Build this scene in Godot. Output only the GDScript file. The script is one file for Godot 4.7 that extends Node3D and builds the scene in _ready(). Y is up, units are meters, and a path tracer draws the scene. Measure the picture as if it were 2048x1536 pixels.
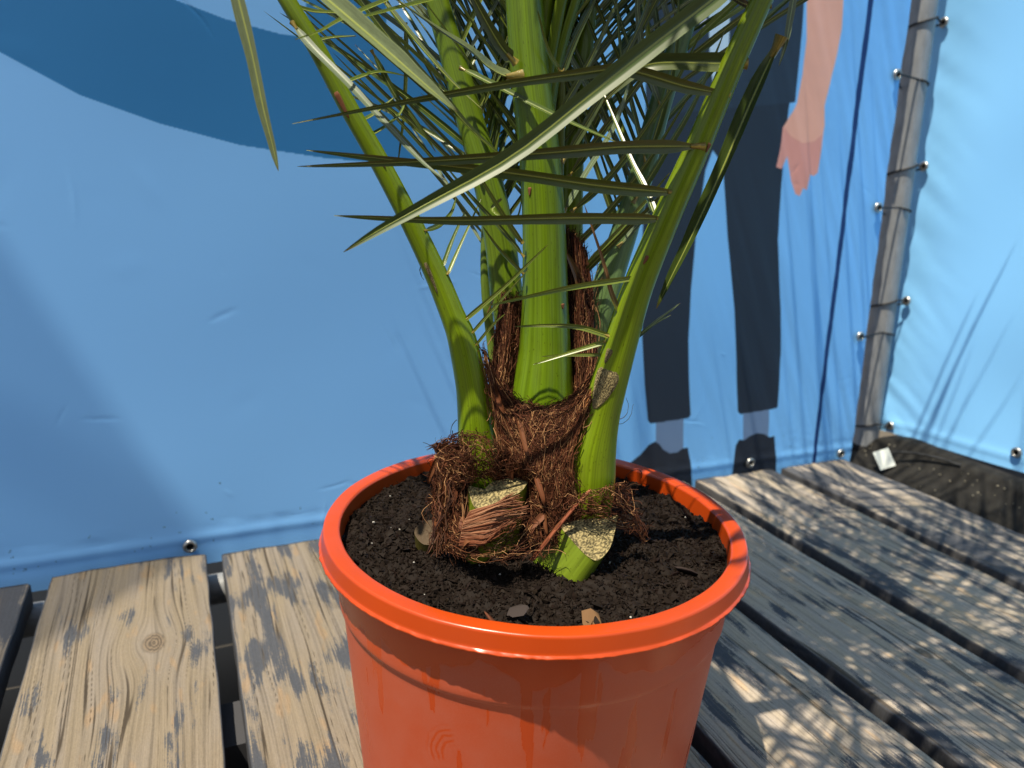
extends Node3D
# A potted date palm on a weathered plank deck, in the corner between two printed blue banners laced to a steel pole.

const AXIS := Vector3(0.2265, 0.0, -0.443)      # upright axis of the pot
const EYE := Vector3(0.0, 0.45, 0.0)
const FRONDS := [
	[[0.1786,0.2626,-0.432,0.0284],[0.175,0.2882,-0.4315,0.0260],[0.1704,0.323,-0.4314,0.0215],[0.1627,0.3563,-0.4327,0.0185],[0.1562,0.3724,-0.4335,0.0157],[0.1446,0.4003,-0.4366,0.0142],[0.1284,0.4328,-0.4397,0.0126],[0.112,0.4636,-0.444,0.0117],[0.0957,0.4916,-0.4481,0.0109],[0.0799,0.521,-0.4532,0.0101],[0.0635,0.5478,-0.4585,0.0093],[0.0494,0.5752,-0.4694,0.0081]],
	[[0.2285,0.2903,-0.4421,0.0495],[0.2274,0.3123,-0.4426,0.0455],[0.2274,0.3445,-0.4426,0.0358],[0.2258,0.379,-0.4433,0.0311],[0.2227,0.4285,-0.4447,0.0283],[0.2176,0.4755,-0.4471,0.0264],[0.2112,0.5205,-0.4523,0.0246],[0.2068,0.5637,-0.4565,0.0229],[0.2045,0.5973,-0.4597,0.0213]],
	[[0.2407,0.2557,-0.3968,0.0376],[0.2411,0.2868,-0.3945,0.0329],[0.2442,0.3151,-0.3908,0.0252],[0.2492,0.3593,-0.383,0.0212],[0.2539,0.3977,-0.3754,0.0187],[0.2626,0.4397,-0.3648,0.0163],[0.2727,0.4789,-0.3557,0.0146],[0.282,0.5181,-0.347,0.0131],[0.293,0.5553,-0.3397,0.0116],[0.3031,0.584,-0.3351,0.0104]],
	[[0.2252,0.3223,-0.4766,0.0272],[0.215,0.3735,-0.4813,0.0237],[0.2094,0.4155,-0.4861,0.0219],[0.2013,0.4559,-0.4931,0.0209],[0.1903,0.4951,-0.5015,0.0192],[0.1799,0.5366,-0.5107,0.0176],[0.1689,0.5767,-0.519,0.0160],[0.1601,0.6105,-0.5286,0.0146]],
	[[0.2657,0.3167,-0.458,0.0236],[0.2745,0.3619,-0.454,0.0224],[0.2831,0.3959,-0.4544,0.0207],[0.2921,0.4259,-0.4546,0.0192],[0.3024,0.4673,-0.4543,0.0175],[0.3122,0.511,-0.4542,0.0159],[0.3243,0.5599,-0.4531,0.0150],[0.3333,0.6041,-0.4533,0.0134]],
	[[0.2616,0.3356,-0.4764,0.0188],[0.2619,0.4026,-0.4762,0.0167],[0.2605,0.4449,-0.4769,0.0150],[0.2599,0.4922,-0.4783,0.0140],[0.2634,0.5443,-0.4789,0.0123],[0.2669,0.5881,-0.4795,0.0107]],
	[[0.2461,0.3384,-0.467,0.0080],[0.2444,0.4276,-0.4678,0.0070],[0.2426,0.5097,-0.4686,0.0060],[0.2391,0.5526,-0.4702,0.0052],[0.2357,0.5938,-0.4718,0.0045]],
	[[0.2142,0.3321,-0.5037,0.0076],[0.2082,0.3845,-0.5086,0.0067],[0.2097,0.4422,-0.5124,0.0066],[0.2151,0.4944,-0.5143,0.0072],[0.2185,0.5441,-0.5127,0.0077],[0.2149,0.5943,-0.5144,0.0075]],
]
const LEAFLETS := [
	[2,[[0.2787,0.5057,-0.3463],[0.2583,0.5085,-0.3539],[0.2371,0.5134,-0.3616],[0.2229,0.5153,-0.3668],[0.2015,0.5114,-0.3746],[0.1699,0.5052,-0.3861],[0.1142,0.4924,-0.4063],[0.0611,0.4791,-0.4255]],0.0073,0,-35],
	[2,[[0.269,0.4779,-0.3508],[0.2298,0.4757,-0.3644],[0.1906,0.4707,-0.3779],[0.1264,0.4631,-0.3999],[0.0624,0.4573,-0.4216]],0.0076,0,-30],
	[2,[[0.2623,0.4525,-0.3583],[0.2209,0.4545,-0.3733],[0.1738,0.4591,-0.3902],[0.1156,0.463,-0.411],[0.0683,0.4662,-0.4277]],0.0078,0,-30],
	[2,[[0.2583,0.4377,-0.3623],[0.2087,0.4363,-0.3778],[0.1409,0.4323,-0.3985],[0.0803,0.4324,-0.4167]],0.0070,0,-30],
	[2,[[0.2488,0.4026,-0.3722],[0.2157,0.396,-0.3852],[0.191,0.3894,-0.3949],[0.1668,0.3824,-0.4044]],0.0042,1,-20],
	[2,[[0.243,0.3817,-0.3782],[0.2373,0.3929,-0.3792],[0.2301,0.4122,-0.3799],[0.2162,0.4439,-0.3817]],0.0039,2,10],
	[2,[[0.2396,0.3656,-0.3819],[0.2234,0.3702,-0.3894],[0.2066,0.3706,-0.3971],[0.1866,0.369,-0.4063]],0.0040,1,0],
	[2,[[0.2395,0.3617,-0.3842],[0.218,0.3545,-0.3903],[0.1963,0.3468,-0.3964]],0.0034,1,0],
	[2,[[0.2392,0.3527,-0.3865],[0.2197,0.3522,-0.3932],[0.2028,0.3509,-0.3989]],0.0025,1,0],
	[2,[[0.2811,0.5668,-0.3353],[0.2587,0.5474,-0.3411],[0.2303,0.524,-0.3485],[0.201,0.4992,-0.3561],[0.1627,0.467,-0.3661],[0.1198,0.4405,-0.3782],[0.0976,0.427,-0.3845],[0.0796,0.4151,-0.3895]],0.0109,0,-15],
	[2,[[0.286,0.5218,-0.3452],[0.2722,0.5213,-0.3524],[0.2459,0.5203,-0.3661],[0.2349,0.5138,-0.3719],[0.2222,0.4991,-0.3789]],0.0099,0,-10],
	[2,[[0.2953,0.55,-0.3387],[0.2883,0.5499,-0.3442],[0.2755,0.5582,-0.3544]],0.0048,3,0],
	[2,[[0.3067,0.5324,-0.3401],[0.3012,0.502,-0.3501],[0.2949,0.4636,-0.3617],[0.2871,0.425,-0.3734],[0.281,0.3997,-0.3813],[0.2768,0.381,-0.3869]],0.0107,0,50],
	[2,[[0.312,0.5622,-0.3376],[0.3113,0.5451,-0.338],[0.3107,0.5338,-0.3382],[0.3087,0.5218,-0.3392]],0.0038,4,20],
	[2,[[0.2566,0.3622,-0.3796],[0.2664,0.3748,-0.3725],[0.2778,0.3879,-0.3643]],0.0028,4,10],
	[2,[[0.2607,0.3683,-0.3767],[0.2684,0.3761,-0.3703],[0.2733,0.3803,-0.3664]],0.0015,4,10],
	[2,[[0.2596,0.4378,-0.3727],[0.2599,0.4533,-0.3861],[0.258,0.4747,-0.4056],[0.2556,0.5174,-0.4406]],0.0049,0,20],
	[3,[[0.1787,0.5248,-0.487],[0.1938,0.5119,-0.4589],[0.2133,0.4943,-0.4188],[0.2326,0.4776,-0.3742]],0.0046,0,-20],
	[1,[[0.1957,0.5171,-0.4407],[0.1883,0.5164,-0.4404],[0.177,0.5202,-0.4395],[0.1648,0.5274,-0.4373],[0.1453,0.5355,-0.4345],[0.1147,0.5488,-0.4284]],0.0105,5,-30],
	[1,[[0.1949,0.5271,-0.4443],[0.1866,0.5341,-0.4442],[0.1722,0.5511,-0.4421],[0.1616,0.5651,-0.4398]],0.0077,0,-20],
	[0,[[0.0613,0.5466,-0.4034],[0.0913,0.5251,-0.3984],[0.1109,0.5104,-0.3948],[0.1261,0.4988,-0.392],[0.1402,0.4885,-0.3891]],0.0117,5,-40],
	[3,[[0.0969,0.5599,-0.4586],[0.127,0.5302,-0.4632],[0.1562,0.505,-0.465],[0.1786,0.4854,-0.4656],[0.2034,0.4683,-0.4646]],0.0068,0,-25],
	[0,[[0.0671,0.5318,-0.4503],[0.0752,0.5201,-0.4414],[0.0916,0.5009,-0.4246],[0.1045,0.4844,-0.4109],[0.1214,0.4633,-0.3928],[0.1328,0.4528,-0.3815]],0.0046,4,-30],
	[0,[[0.1223,0.5517,-0.4359],[0.089,0.5335,-0.4225],[0.0747,0.5242,-0.4154],[0.0612,0.5177,-0.409]],0.0029,1,0],
	[3,[[0.1487,0.5556,-0.4457],[0.111,0.5398,-0.4249],[0.0861,0.5291,-0.4085]],0.0030,1,0],
	[3,[[0.1262,0.5594,-0.4891],[0.1425,0.5363,-0.474],[0.1601,0.5134,-0.4581],[0.1765,0.4963,-0.444]],0.0043,0,-30],
	[0,[[0.1181,0.5277,-0.4819],[0.1317,0.5043,-0.4801],[0.144,0.4902,-0.4774],[0.1574,0.4712,-0.4748]],0.0038,0,-20],
	[0,[[0.0899,0.5018,-0.4508],[0.1041,0.5091,-0.4619],[0.1204,0.5155,-0.4728],[0.1384,0.5167,-0.4835]],0.0048,0,-35],
	[0,[[0.1059,0.4762,-0.4478],[0.1159,0.4806,-0.4558],[0.1313,0.4911,-0.4694],[0.1405,0.5038,-0.4826]],0.0043,0,-35],
	[0,[[0.1006,0.484,-0.4514],[0.1116,0.4888,-0.4564],[0.1285,0.5022,-0.4661]],0.0047,0,-35],
	[0,[[0.077,0.5243,-0.4567],[0.0884,0.5291,-0.461],[0.1045,0.533,-0.4661]],0.0040,0,-35],
	[0,[[0.0677,0.5438,-0.461],[0.0798,0.5427,-0.4659],[0.1027,0.5447,-0.4731],[0.1375,0.5383,-0.484]],0.0044,0,-35],
	[0,[[0.0317,0.5516,-0.4115],[0.0357,0.5324,-0.4097],[0.0406,0.5082,-0.4074],[0.0447,0.4831,-0.4055],[0.0485,0.4643,-0.4038],[0.0502,0.4543,-0.403]],0.0071,5,-60],
	[3,[[0.1534,0.5555,-0.5316],[0.1547,0.5306,-0.5342],[0.154,0.4948,-0.5388],[0.1511,0.4633,-0.5437]],0.0035,0,10],
	[0,[[0.1484,0.4016,-0.4327],[0.1575,0.4184,-0.4401],[0.1687,0.4365,-0.4476]],0.0028,0,0],
	[0,[[0.1518,0.3987,-0.4311],[0.1622,0.4148,-0.4393],[0.1808,0.4435,-0.453]],0.0028,1,0],
	[0,[[0.1627,0.3699,-0.4283],[0.1838,0.3926,-0.4161],[0.2053,0.4191,-0.4032]],0.0034,1,0],
	[0,[[0.1672,0.3622,-0.4263],[0.1812,0.3832,-0.4171],[0.1956,0.4042,-0.4077]],0.0025,1,0],
	[0,[[0.1694,0.3543,-0.4252],[0.1773,0.3681,-0.4183],[0.1833,0.3757,-0.4133]],0.0022,1,0],
	[0,[[0.1378,0.4239,-0.4343],[0.1497,0.4273,-0.4416],[0.16,0.4347,-0.4502],[0.1663,0.4438,-0.4597]],0.0034,0,0],
	[1,[[0.2052,0.4182,-0.4418],[0.1931,0.4328,-0.4415],[0.1764,0.4546,-0.4403],[0.1638,0.4721,-0.4388]],0.0041,1,-20],
	[1,[[0.2058,0.3981,-0.4393],[0.1885,0.4127,-0.4371],[0.1747,0.4276,-0.4338]],0.0029,1,0],
	[1,[[0.2065,0.4092,-0.4412],[0.1913,0.4263,-0.4449],[0.172,0.4458,-0.4497],[0.1562,0.4632,-0.4533]],0.0032,0,0],
	[3,[[0.2018,0.4431,-0.4709],[0.1962,0.4364,-0.4702],[0.2078,0.4307,-0.4584],[0.2091,0.4471,-0.451]],0.0027,1,0],
	[5,[[0.2487,0.3856,-0.4548],[0.2643,0.4129,-0.4405],[0.2826,0.4423,-0.4238],[0.2951,0.4652,-0.4115]],0.0044,1,15],
	[5,[[0.2538,0.3904,-0.4524],[0.2669,0.4201,-0.4264],[0.2801,0.4515,-0.3963]],0.0043,0,20],
	[5,[[0.2488,0.4116,-0.4547],[0.2652,0.4327,-0.4449],[0.2882,0.4697,-0.4305],[0.3096,0.5169,-0.4158]],0.0050,0,20],
	[5,[[0.2495,0.4385,-0.4544],[0.2706,0.4657,-0.4391],[0.2925,0.5098,-0.4205],[0.3058,0.5503,-0.4065]],0.0049,0,20],
	[5,[[0.2484,0.4615,-0.4604],[0.2653,0.494,-0.4441],[0.281,0.5245,-0.4284],[0.295,0.5611,-0.4115]],0.0049,0,15],
	[1,[[0.2288,0.5225,-0.442],[0.2348,0.5415,-0.4392],[0.247,0.5702,-0.4336]],0.0043,0,15],
	[1,[[0.2267,0.5238,-0.4429],[0.2148,0.5333,-0.4365],[0.2,0.551,-0.4222]],0.0039,1,15],
	[1,[[0.2314,0.5008,-0.4463],[0.2475,0.5316,-0.4413],[0.2634,0.5703,-0.437]],0.0044,0,15],
	[1,[[0.2348,0.4703,-0.4447],[0.2545,0.508,-0.4375],[0.2742,0.5505,-0.4306],[0.2825,0.5796,-0.4282]],0.0051,0,15],
	[1,[[0.2371,0.4386,-0.4436],[0.2484,0.4615,-0.4399],[0.2651,0.4934,-0.4343],[0.2732,0.5242,-0.4325]],0.0046,4,15],
	[5,[[0.2523,0.3858,-0.4399],[0.2472,0.3976,-0.4413],[0.2397,0.4115,-0.4435]],0.0075,2,0],
	[4,[[0.2993,0.4802,-0.4426],[0.304,0.5121,-0.437],[0.3055,0.5425,-0.4329],[0.3021,0.5799,-0.4302]],0.0053,0,25],
	[4,[[0.2967,0.4736,-0.4437],[0.2826,0.5111,-0.4463],[0.2728,0.541,-0.4475],[0.2661,0.5754,-0.4468]],0.0046,0,25],
	[4,[[0.2925,0.4468,-0.4456],[0.306,0.474,-0.4395],[0.3239,0.5133,-0.4312],[0.3376,0.557,-0.4249]],0.0054,0,25],
	[4,[[0.303,0.5092,-0.4408],[0.2897,0.5361,-0.443],[0.2808,0.565,-0.4429],[0.2793,0.5846,-0.4407]],0.0049,4,25],
	[4,[[0.2853,0.4158,-0.449],[0.3025,0.4406,-0.4411],[0.3186,0.4713,-0.4336],[0.3327,0.5169,-0.4272]],0.0048,4,25],
]
const STUB_MID := [[0.1628,0.2634,-0.4151],[0.1684,0.2613,-0.4081],[0.1787,0.2653,-0.4122],[0.1898,0.2674,-0.4093],[0.2013,0.2675,-0.4061],[0.1946,0.2658,-0.3961],[0.1878,0.2636,-0.3926],[0.1754,0.2603,-0.3916],[0.1648,0.2559,-0.3943],[0.1608,0.2559,-0.4006]]
const STUB_RIGHT := [[0.215,0.2412,-0.3822],[0.2221,0.2434,-0.3834],[0.2358,0.2443,-0.3815],[0.2473,0.2443,-0.3784],[0.2545,0.2458,-0.3773],[0.2519,0.2405,-0.3741],[0.2434,0.2328,-0.3648],[0.2371,0.2286,-0.3611],[0.2303,0.2256,-0.3598],[0.2253,0.2274,-0.3621],[0.2213,0.2313,-0.3683],[0.2182,0.2358,-0.3753]]
const STUB_LEFT := [[0.1305,0.2278,-0.4343],[0.1365,0.2324,-0.4382],[0.1463,0.2341,-0.4359],[0.1481,0.2285,-0.4284],[0.1445,0.2248,-0.4235],[0.1349,0.2225,-0.4257]]
const HUSK_FLAP := [[0.1562,0.256,-0.3939],[0.168,0.2616,-0.3862],[0.1804,0.2689,-0.3806],[0.1841,0.266,-0.3766],[0.1846,0.261,-0.3742],[0.1812,0.2545,-0.3736],[0.1687,0.2492,-0.3749],[0.1551,0.2405,-0.3812],[0.1484,0.2349,-0.3909],[0.1508,0.2482,-0.392]]
const SPLINTER := [[0.1928,0.2256,-0.3759],[0.2104,0.247,-0.3756],[0.2319,0.2653,-0.3789]]
const FIBRE_FRONT := [
	[[0.1756,0.3504,-0.4268],[0.1881,0.3255,-0.4276],[0.2002,0.3161,-0.4177],[0.2113,0.3138,-0.4103],[0.223,0.3175,-0.405],[0.2343,0.3279,-0.402],[0.2414,0.3432,-0.3921]],
	[[0.1783,0.3285,-0.4212],[0.1877,0.3127,-0.4212],[0.199,0.3067,-0.4116],[0.2091,0.3055,-0.4048],[0.2198,0.3084,-0.3998],[0.2291,0.317,-0.3978],[0.2337,0.3264,-0.3891]],
	[[0.1805,0.3031,-0.4157],[0.1895,0.296,-0.4116],[0.1976,0.2927,-0.4056],[0.2062,0.2922,-0.3995],[0.2149,0.294,-0.3955],[0.2218,0.2977,-0.3934],[0.2267,0.3041,-0.3879]],
	[[0.1819,0.2842,-0.4107],[0.19,0.2794,-0.407],[0.1963,0.2779,-0.3996],[0.2031,0.2774,-0.3943],[0.21,0.2784,-0.3912],[0.2166,0.2807,-0.3903],[0.2207,0.2851,-0.3862]],
	[[0.1804,0.2598,-0.4246],[0.1902,0.2612,-0.4179],[0.1992,0.2598,-0.4093],[0.2039,0.2601,-0.394],[0.21,0.2596,-0.3889],[0.2176,0.2611,-0.3855],[0.225,0.2612,-0.3843]],
	[[0.1751,0.2342,-0.4226],[0.1897,0.2323,-0.4137],[0.1986,0.2295,-0.4008],[0.2023,0.2306,-0.3859],[0.2096,0.231,-0.3825],[0.2197,0.2337,-0.3845],[0.2312,0.2384,-0.3858]],
]
const FIBRE_LEFT := [
	[[0.2037,0.3812,-0.4667],[0.2075,0.3775,-0.4562],[0.2179,0.3801,-0.4602]],
	[[0.1994,0.359,-0.4643],[0.2044,0.3574,-0.4532],[0.2164,0.3598,-0.4565]],
	[[0.1964,0.3349,-0.4612],[0.2003,0.3358,-0.4484],[0.2137,0.3375,-0.4533]],
	[[0.1925,0.3106,-0.4586],[0.1957,0.3126,-0.444],[0.2083,0.3126,-0.447]],
	[[0.1927,0.2847,-0.4476],[0.1964,0.2884,-0.4348],[0.2057,0.2889,-0.4305]],
]
const FIBRE_RIGHT := [
	[[0.2442,0.4266,-0.4569],[0.2475,0.4223,-0.4466],[0.2589,0.412,-0.4501]],
	[[0.2465,0.391,-0.4536],[0.25,0.3891,-0.441],[0.2636,0.3866,-0.4458]],
	[[0.2482,0.3602,-0.4484],[0.2493,0.3609,-0.4347],[0.2637,0.3613,-0.4391]],
	[[0.2484,0.3292,-0.4417],[0.2477,0.3317,-0.4244],[0.261,0.3338,-0.4271]],
	[[0.2459,0.2949,-0.4341],[0.2406,0.3014,-0.4145],[0.2466,0.3035,-0.4117]],
]
const FIBRE_CLUMP := [
	[[0.1513,0.2791,-0.4446],[0.1549,0.2859,-0.4341],[0.1597,0.289,-0.4253],[0.1662,0.287,-0.4223]],
	[[0.1483,0.2663,-0.4415],[0.1517,0.2713,-0.429],[0.1577,0.2743,-0.4218],[0.1653,0.2721,-0.4205]],
	[[0.1461,0.2499,-0.4382],[0.1501,0.2554,-0.4253],[0.1564,0.2585,-0.418],[0.1642,0.258,-0.4166]],
	[[0.1444,0.2337,-0.4301],[0.1483,0.2371,-0.4173],[0.154,0.2383,-0.4081],[0.1598,0.2407,-0.4055]],
	[[0.1445,0.2205,-0.4235],[0.1495,0.2243,-0.408],[0.1541,0.2271,-0.3948],[0.1606,0.2304,-0.3875]],
]
const FIBRE_COLLAR := [
	[[0.151,0.2867,-0.4381],[0.158,0.298,-0.4195],[0.1666,0.2998,-0.4111],[0.1776,0.2956,-0.4083]],
	[[0.1516,0.2758,-0.429],[0.1576,0.2843,-0.413],[0.167,0.2846,-0.4065],[0.1811,0.2788,-0.4067]],
	[[0.1528,0.2645,-0.4219],[0.1594,0.2691,-0.4122],[0.1719,0.2689,-0.4131],[0.1876,0.2672,-0.4125]],
]
const FIBRE_TUFT := [
	[[0.2172,0.262,-0.3834],[0.2305,0.266,-0.3751],[0.2464,0.27,-0.3744],[0.2622,0.2631,-0.3803]],
	[[0.2176,0.254,-0.3832],[0.2324,0.2581,-0.3742],[0.2501,0.2591,-0.3727],[0.2662,0.2508,-0.3785]],
	[[0.2121,0.2467,-0.3858],[0.2367,0.2466,-0.3833],[0.26,0.2434,-0.377],[0.2729,0.2374,-0.3776]],
	[[0.2058,0.2386,-0.3865],[0.2362,0.2385,-0.3879],[0.2622,0.2337,-0.3759],[0.2757,0.2257,-0.3741]],
]
const FIBRE_SKIRT := [
	[[0.1513,0.2428,-0.4115],[0.1652,0.243,-0.3985],[0.1824,0.2474,-0.3906],[0.1975,0.2582,-0.3925],[0.2128,0.2511,-0.3876]],
	[[0.148,0.2334,-0.4064],[0.1609,0.2386,-0.3873],[0.1786,0.2402,-0.3814],[0.1968,0.2436,-0.3862],[0.2092,0.2398,-0.3827]],
	[[0.1483,0.225,-0.4019],[0.1589,0.2308,-0.3816],[0.1757,0.2317,-0.3739],[0.1919,0.2306,-0.3753],[0.2024,0.2279,-0.377]],
]
const PRINT_ARM := [[0.8707,0.7663],[0.9449,0.7767],[0.9553,0.7087],[0.9533,0.6729],[0.9461,0.6215],[0.9424,0.5977],[0.9491,0.5700],[0.9497,0.5246],[0.9496,0.4977],[0.9422,0.4920],[0.9343,0.4939],[0.9304,0.4698],[0.9224,0.4726],[0.9184,0.4600],[0.9094,0.4628],[0.8964,0.4823],[0.8814,0.5193],[0.8784,0.5131],[0.8727,0.4993],[0.8621,0.5018],[0.8647,0.5272],[0.8649,0.5603],[0.8774,0.5809],[0.8865,0.5975],[0.8891,0.6379],[0.8868,0.6868]]
const PRINT_HAND := [[0.8655,0.5625],[0.8832,0.5491],[0.9085,0.5403],[0.9320,0.5440],[0.9476,0.5563],[0.9497,0.5246],[0.9496,0.4977],[0.9422,0.4920],[0.9343,0.4939],[0.9304,0.4698],[0.9224,0.4726],[0.9184,0.4600],[0.9094,0.4628],[0.8964,0.4823],[0.8814,0.5193],[0.8784,0.5131],[0.8727,0.4993],[0.8621,0.5018],[0.8647,0.5272]]
const PRINT_JACKET := [[0.5977,0.7281],[0.8688,0.7661],[0.8774,0.6788],[0.8822,0.5986],[0.8341,0.5890],[0.7071,0.5609],[0.6152,0.5461]]
const PRINT_LEGS := [[0.6138,0.5593],[0.8706,0.5962],[0.8747,0.5054],[0.8846,0.3902],[0.9121,0.2760],[0.9253,0.2074],[0.9355,0.1050],[0.9303,0.1027],[0.8548,0.0993],[0.8476,0.1044],[0.8296,0.1953],[0.8119,0.2787],[0.7826,0.3890],[0.7569,0.4994],[0.7354,0.5196],[0.7256,0.4907],[0.7196,0.3957],[0.7209,0.3122],[0.7261,0.2333],[0.7363,0.1675],[0.7479,0.1078],[0.7435,0.1031],[0.6697,0.1005],[0.6643,0.1068],[0.6516,0.1651],[0.6396,0.2370],[0.6284,0.3285],[0.6242,0.3943],[0.6206,0.4787]]
const PRINT_SHIRT := [[0.6985,0.7422],[0.7362,0.7475],[0.7457,0.6590],[0.7480,0.6311],[0.7273,0.5981],[0.7132,0.6476]]
const PRINT_SOCKA := [[0.6797,0.1054],[0.7340,0.1073],[0.7441,0.0258],[0.6877,0.0324]]
const PRINT_SOCKB := [[0.8593,0.1051],[0.9174,0.1056],[0.9269,0.0232],[0.8711,0.0293]]
const PRINT_SHOEA := [[0.6070,0.0250],[0.6340,0.0344],[0.6562,0.0488],[0.6716,0.0650],[0.6827,0.0689],[0.6910,0.0638],[0.7000,0.0534],[0.7147,0.0449],[0.7296,0.0450],[0.7400,0.0508],[0.7500,0.0515],[0.7595,0.0240],[0.7707,-0.0313],[0.6100,-0.0095]]
const PRINT_SHOEB := [[0.8544,-0.0193],[0.8517,0.0132],[0.8526,0.0432],[0.8587,0.0534],[0.8699,0.0513],[0.8821,0.0573],[0.8969,0.0613],[0.9132,0.0579],[0.9256,0.0511],[0.9368,0.0518],[0.9489,0.0019],[0.9537,-0.0320]]
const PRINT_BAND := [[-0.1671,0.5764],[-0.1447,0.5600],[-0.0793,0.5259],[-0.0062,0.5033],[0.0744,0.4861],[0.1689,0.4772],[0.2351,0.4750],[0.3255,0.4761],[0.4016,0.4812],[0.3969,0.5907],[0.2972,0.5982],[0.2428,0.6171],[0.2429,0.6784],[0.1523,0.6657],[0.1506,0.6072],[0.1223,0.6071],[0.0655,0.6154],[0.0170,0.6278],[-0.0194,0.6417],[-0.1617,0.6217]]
const PRINT_RIGHT := [[0.4357,0.7167],[1.1260,0.8165],[1.1894,-0.0933],[0.4785,-0.0370]]
const PRINT_SEAM := [[1.0000,0.7844],[1.0114,0.7860],[1.0464,-0.0340],[1.0376,-0.0329]]
const PRINT_BUTTON := [0.6961,0.6899]

var rng := RandomNumberGenerator.new()
var names := {}

# ---------------------------------------------------------------- helpers
func V(a) -> Vector3:
	return Vector3(a[0], a[1], a[2])

func numbered(n: String) -> String:
	if not names.has(n):
		names[n] = 0
		return n
	names[n] += 1
	return "%s_%03d" % [n, names[n]]

func thing(called: String, label: String, category: String, at := Vector3.ZERO, group := "") -> Node3D:
	var o := Node3D.new()
	o.name = numbered(called)
	add_child(o)
	o.position = at
	tag(o, label, category, group)
	return o

func tag(o: Node, label: String, category: String, group := "") -> void:
	o.set_meta("label", label)
	o.set_meta("category", category)
	if group != "":
		o.set_meta("group", group)

func part(called: String, mesh: Mesh, m: Material, parent: Node, shift := Vector3.ZERO) -> MeshInstance3D:
	var o := MeshInstance3D.new()
	o.name = called
	o.mesh = mesh
	if m:
		o.material_override = m
	parent.add_child(o, true)
	o.position = shift
	return o

func lin(r: float, g: float, b: float) -> Color:   # linear base colour -> albedo_color
	return Color(r, g, b).linear_to_srgb()

func mat(c: Color, rough := 0.7, spec := 0.5) -> StandardMaterial3D:
	var m := StandardMaterial3D.new()
	m.albedo_color = c
	m.roughness = rough
	m.metallic_specular = spec
	return m

func noise(sd: int, freq: float, oct := 4, kind := FastNoiseLite.TYPE_SIMPLEX_SMOOTH) -> FastNoiseLite:
	var n := FastNoiseLite.new()
	n.seed = sd
	n.frequency = freq
	n.noise_type = kind
	n.fractal_type = FastNoiseLite.FRACTAL_FBM if oct > 1 else FastNoiseLite.FRACTAL_NONE
	n.fractal_octaves = oct
	return n

func img_rgb(w: int, h: int, data: PackedByteArray) -> ImageTexture:
	return ImageTexture.create_from_image(Image.create_from_data(w, h, false, Image.FORMAT_RGB8, data))

func img_l(w: int, h: int, data: PackedByteArray) -> ImageTexture:
	return ImageTexture.create_from_image(Image.create_from_data(w, h, false, Image.FORMAT_L8, data))

# grid of vertices -> mesh; P rows x cols, U same size, C optional colours
func grid_mesh(P: Array, U: Array, C: Array = [], close_cols := false) -> ArrayMesh:
	var rows := P.size()
	var cols: int = P[0].size()
	var pos := PackedVector3Array()
	var uv := PackedVector2Array()
	var col := PackedColorArray()
	var idx := PackedInt32Array()
	for i in rows:
		for j in cols:
			pos.append(P[i][j])
			uv.append(U[i][j])
			if not C.is_empty():
				col.append(C[i][j])
	for i in rows - 1:
		for j in (cols if close_cols else cols - 1):
			var a := i * cols + j
			var b := i * cols + (j + 1) % cols
			idx.append_array([a, b, a + cols, b, b + cols, a + cols])
	return indexed(pos, uv, col, idx)

func indexed(pos: PackedVector3Array, uv: PackedVector2Array, col: PackedColorArray, idx: PackedInt32Array) -> ArrayMesh:
	var nr := PackedVector3Array()
	nr.resize(pos.size())
	for t in range(0, idx.size(), 3):
		var a := idx[t]
		var b := idx[t + 1]
		var c := idx[t + 2]
		var n := (pos[c] - pos[a]).cross(pos[b] - pos[a])
		nr[a] += n
		nr[b] += n
		nr[c] += n
	for k in nr.size():
		nr[k] = nr[k].normalized() if nr[k].length_squared() > 0.0 else Vector3.UP
	var arr := []
	arr.resize(Mesh.ARRAY_MAX)
	arr[Mesh.ARRAY_VERTEX] = pos
	arr[Mesh.ARRAY_NORMAL] = nr
	if uv.size() == pos.size():
		arr[Mesh.ARRAY_TEX_UV] = uv
	if col.size() == pos.size():
		arr[Mesh.ARRAY_COLOR] = col
	arr[Mesh.ARRAY_INDEX] = idx
	var m := ArrayMesh.new()
	m.add_surface_from_arrays(Mesh.PRIMITIVE_TRIANGLES, arr)
	return m

# collects many small pieces into one mesh
class Bag:
	var pos := PackedVector3Array()
	var uv := PackedVector2Array()
	var col := PackedColorArray()
	var idx := PackedInt32Array()

func catmull(p: Array, t: float) -> Vector3:
	var n := p.size() - 1
	var f := clampf(t, 0.0, 1.0) * n
	var i := mini(int(f), n - 1)
	var a: Vector3 = p[maxi(i - 1, 0)]
	var b: Vector3 = p[i]
	var c: Vector3 = p[i + 1]
	var d: Vector3 = p[mini(i + 2, n)]
	return b.cubic_interpolate(c, a, d, f - i)

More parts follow.
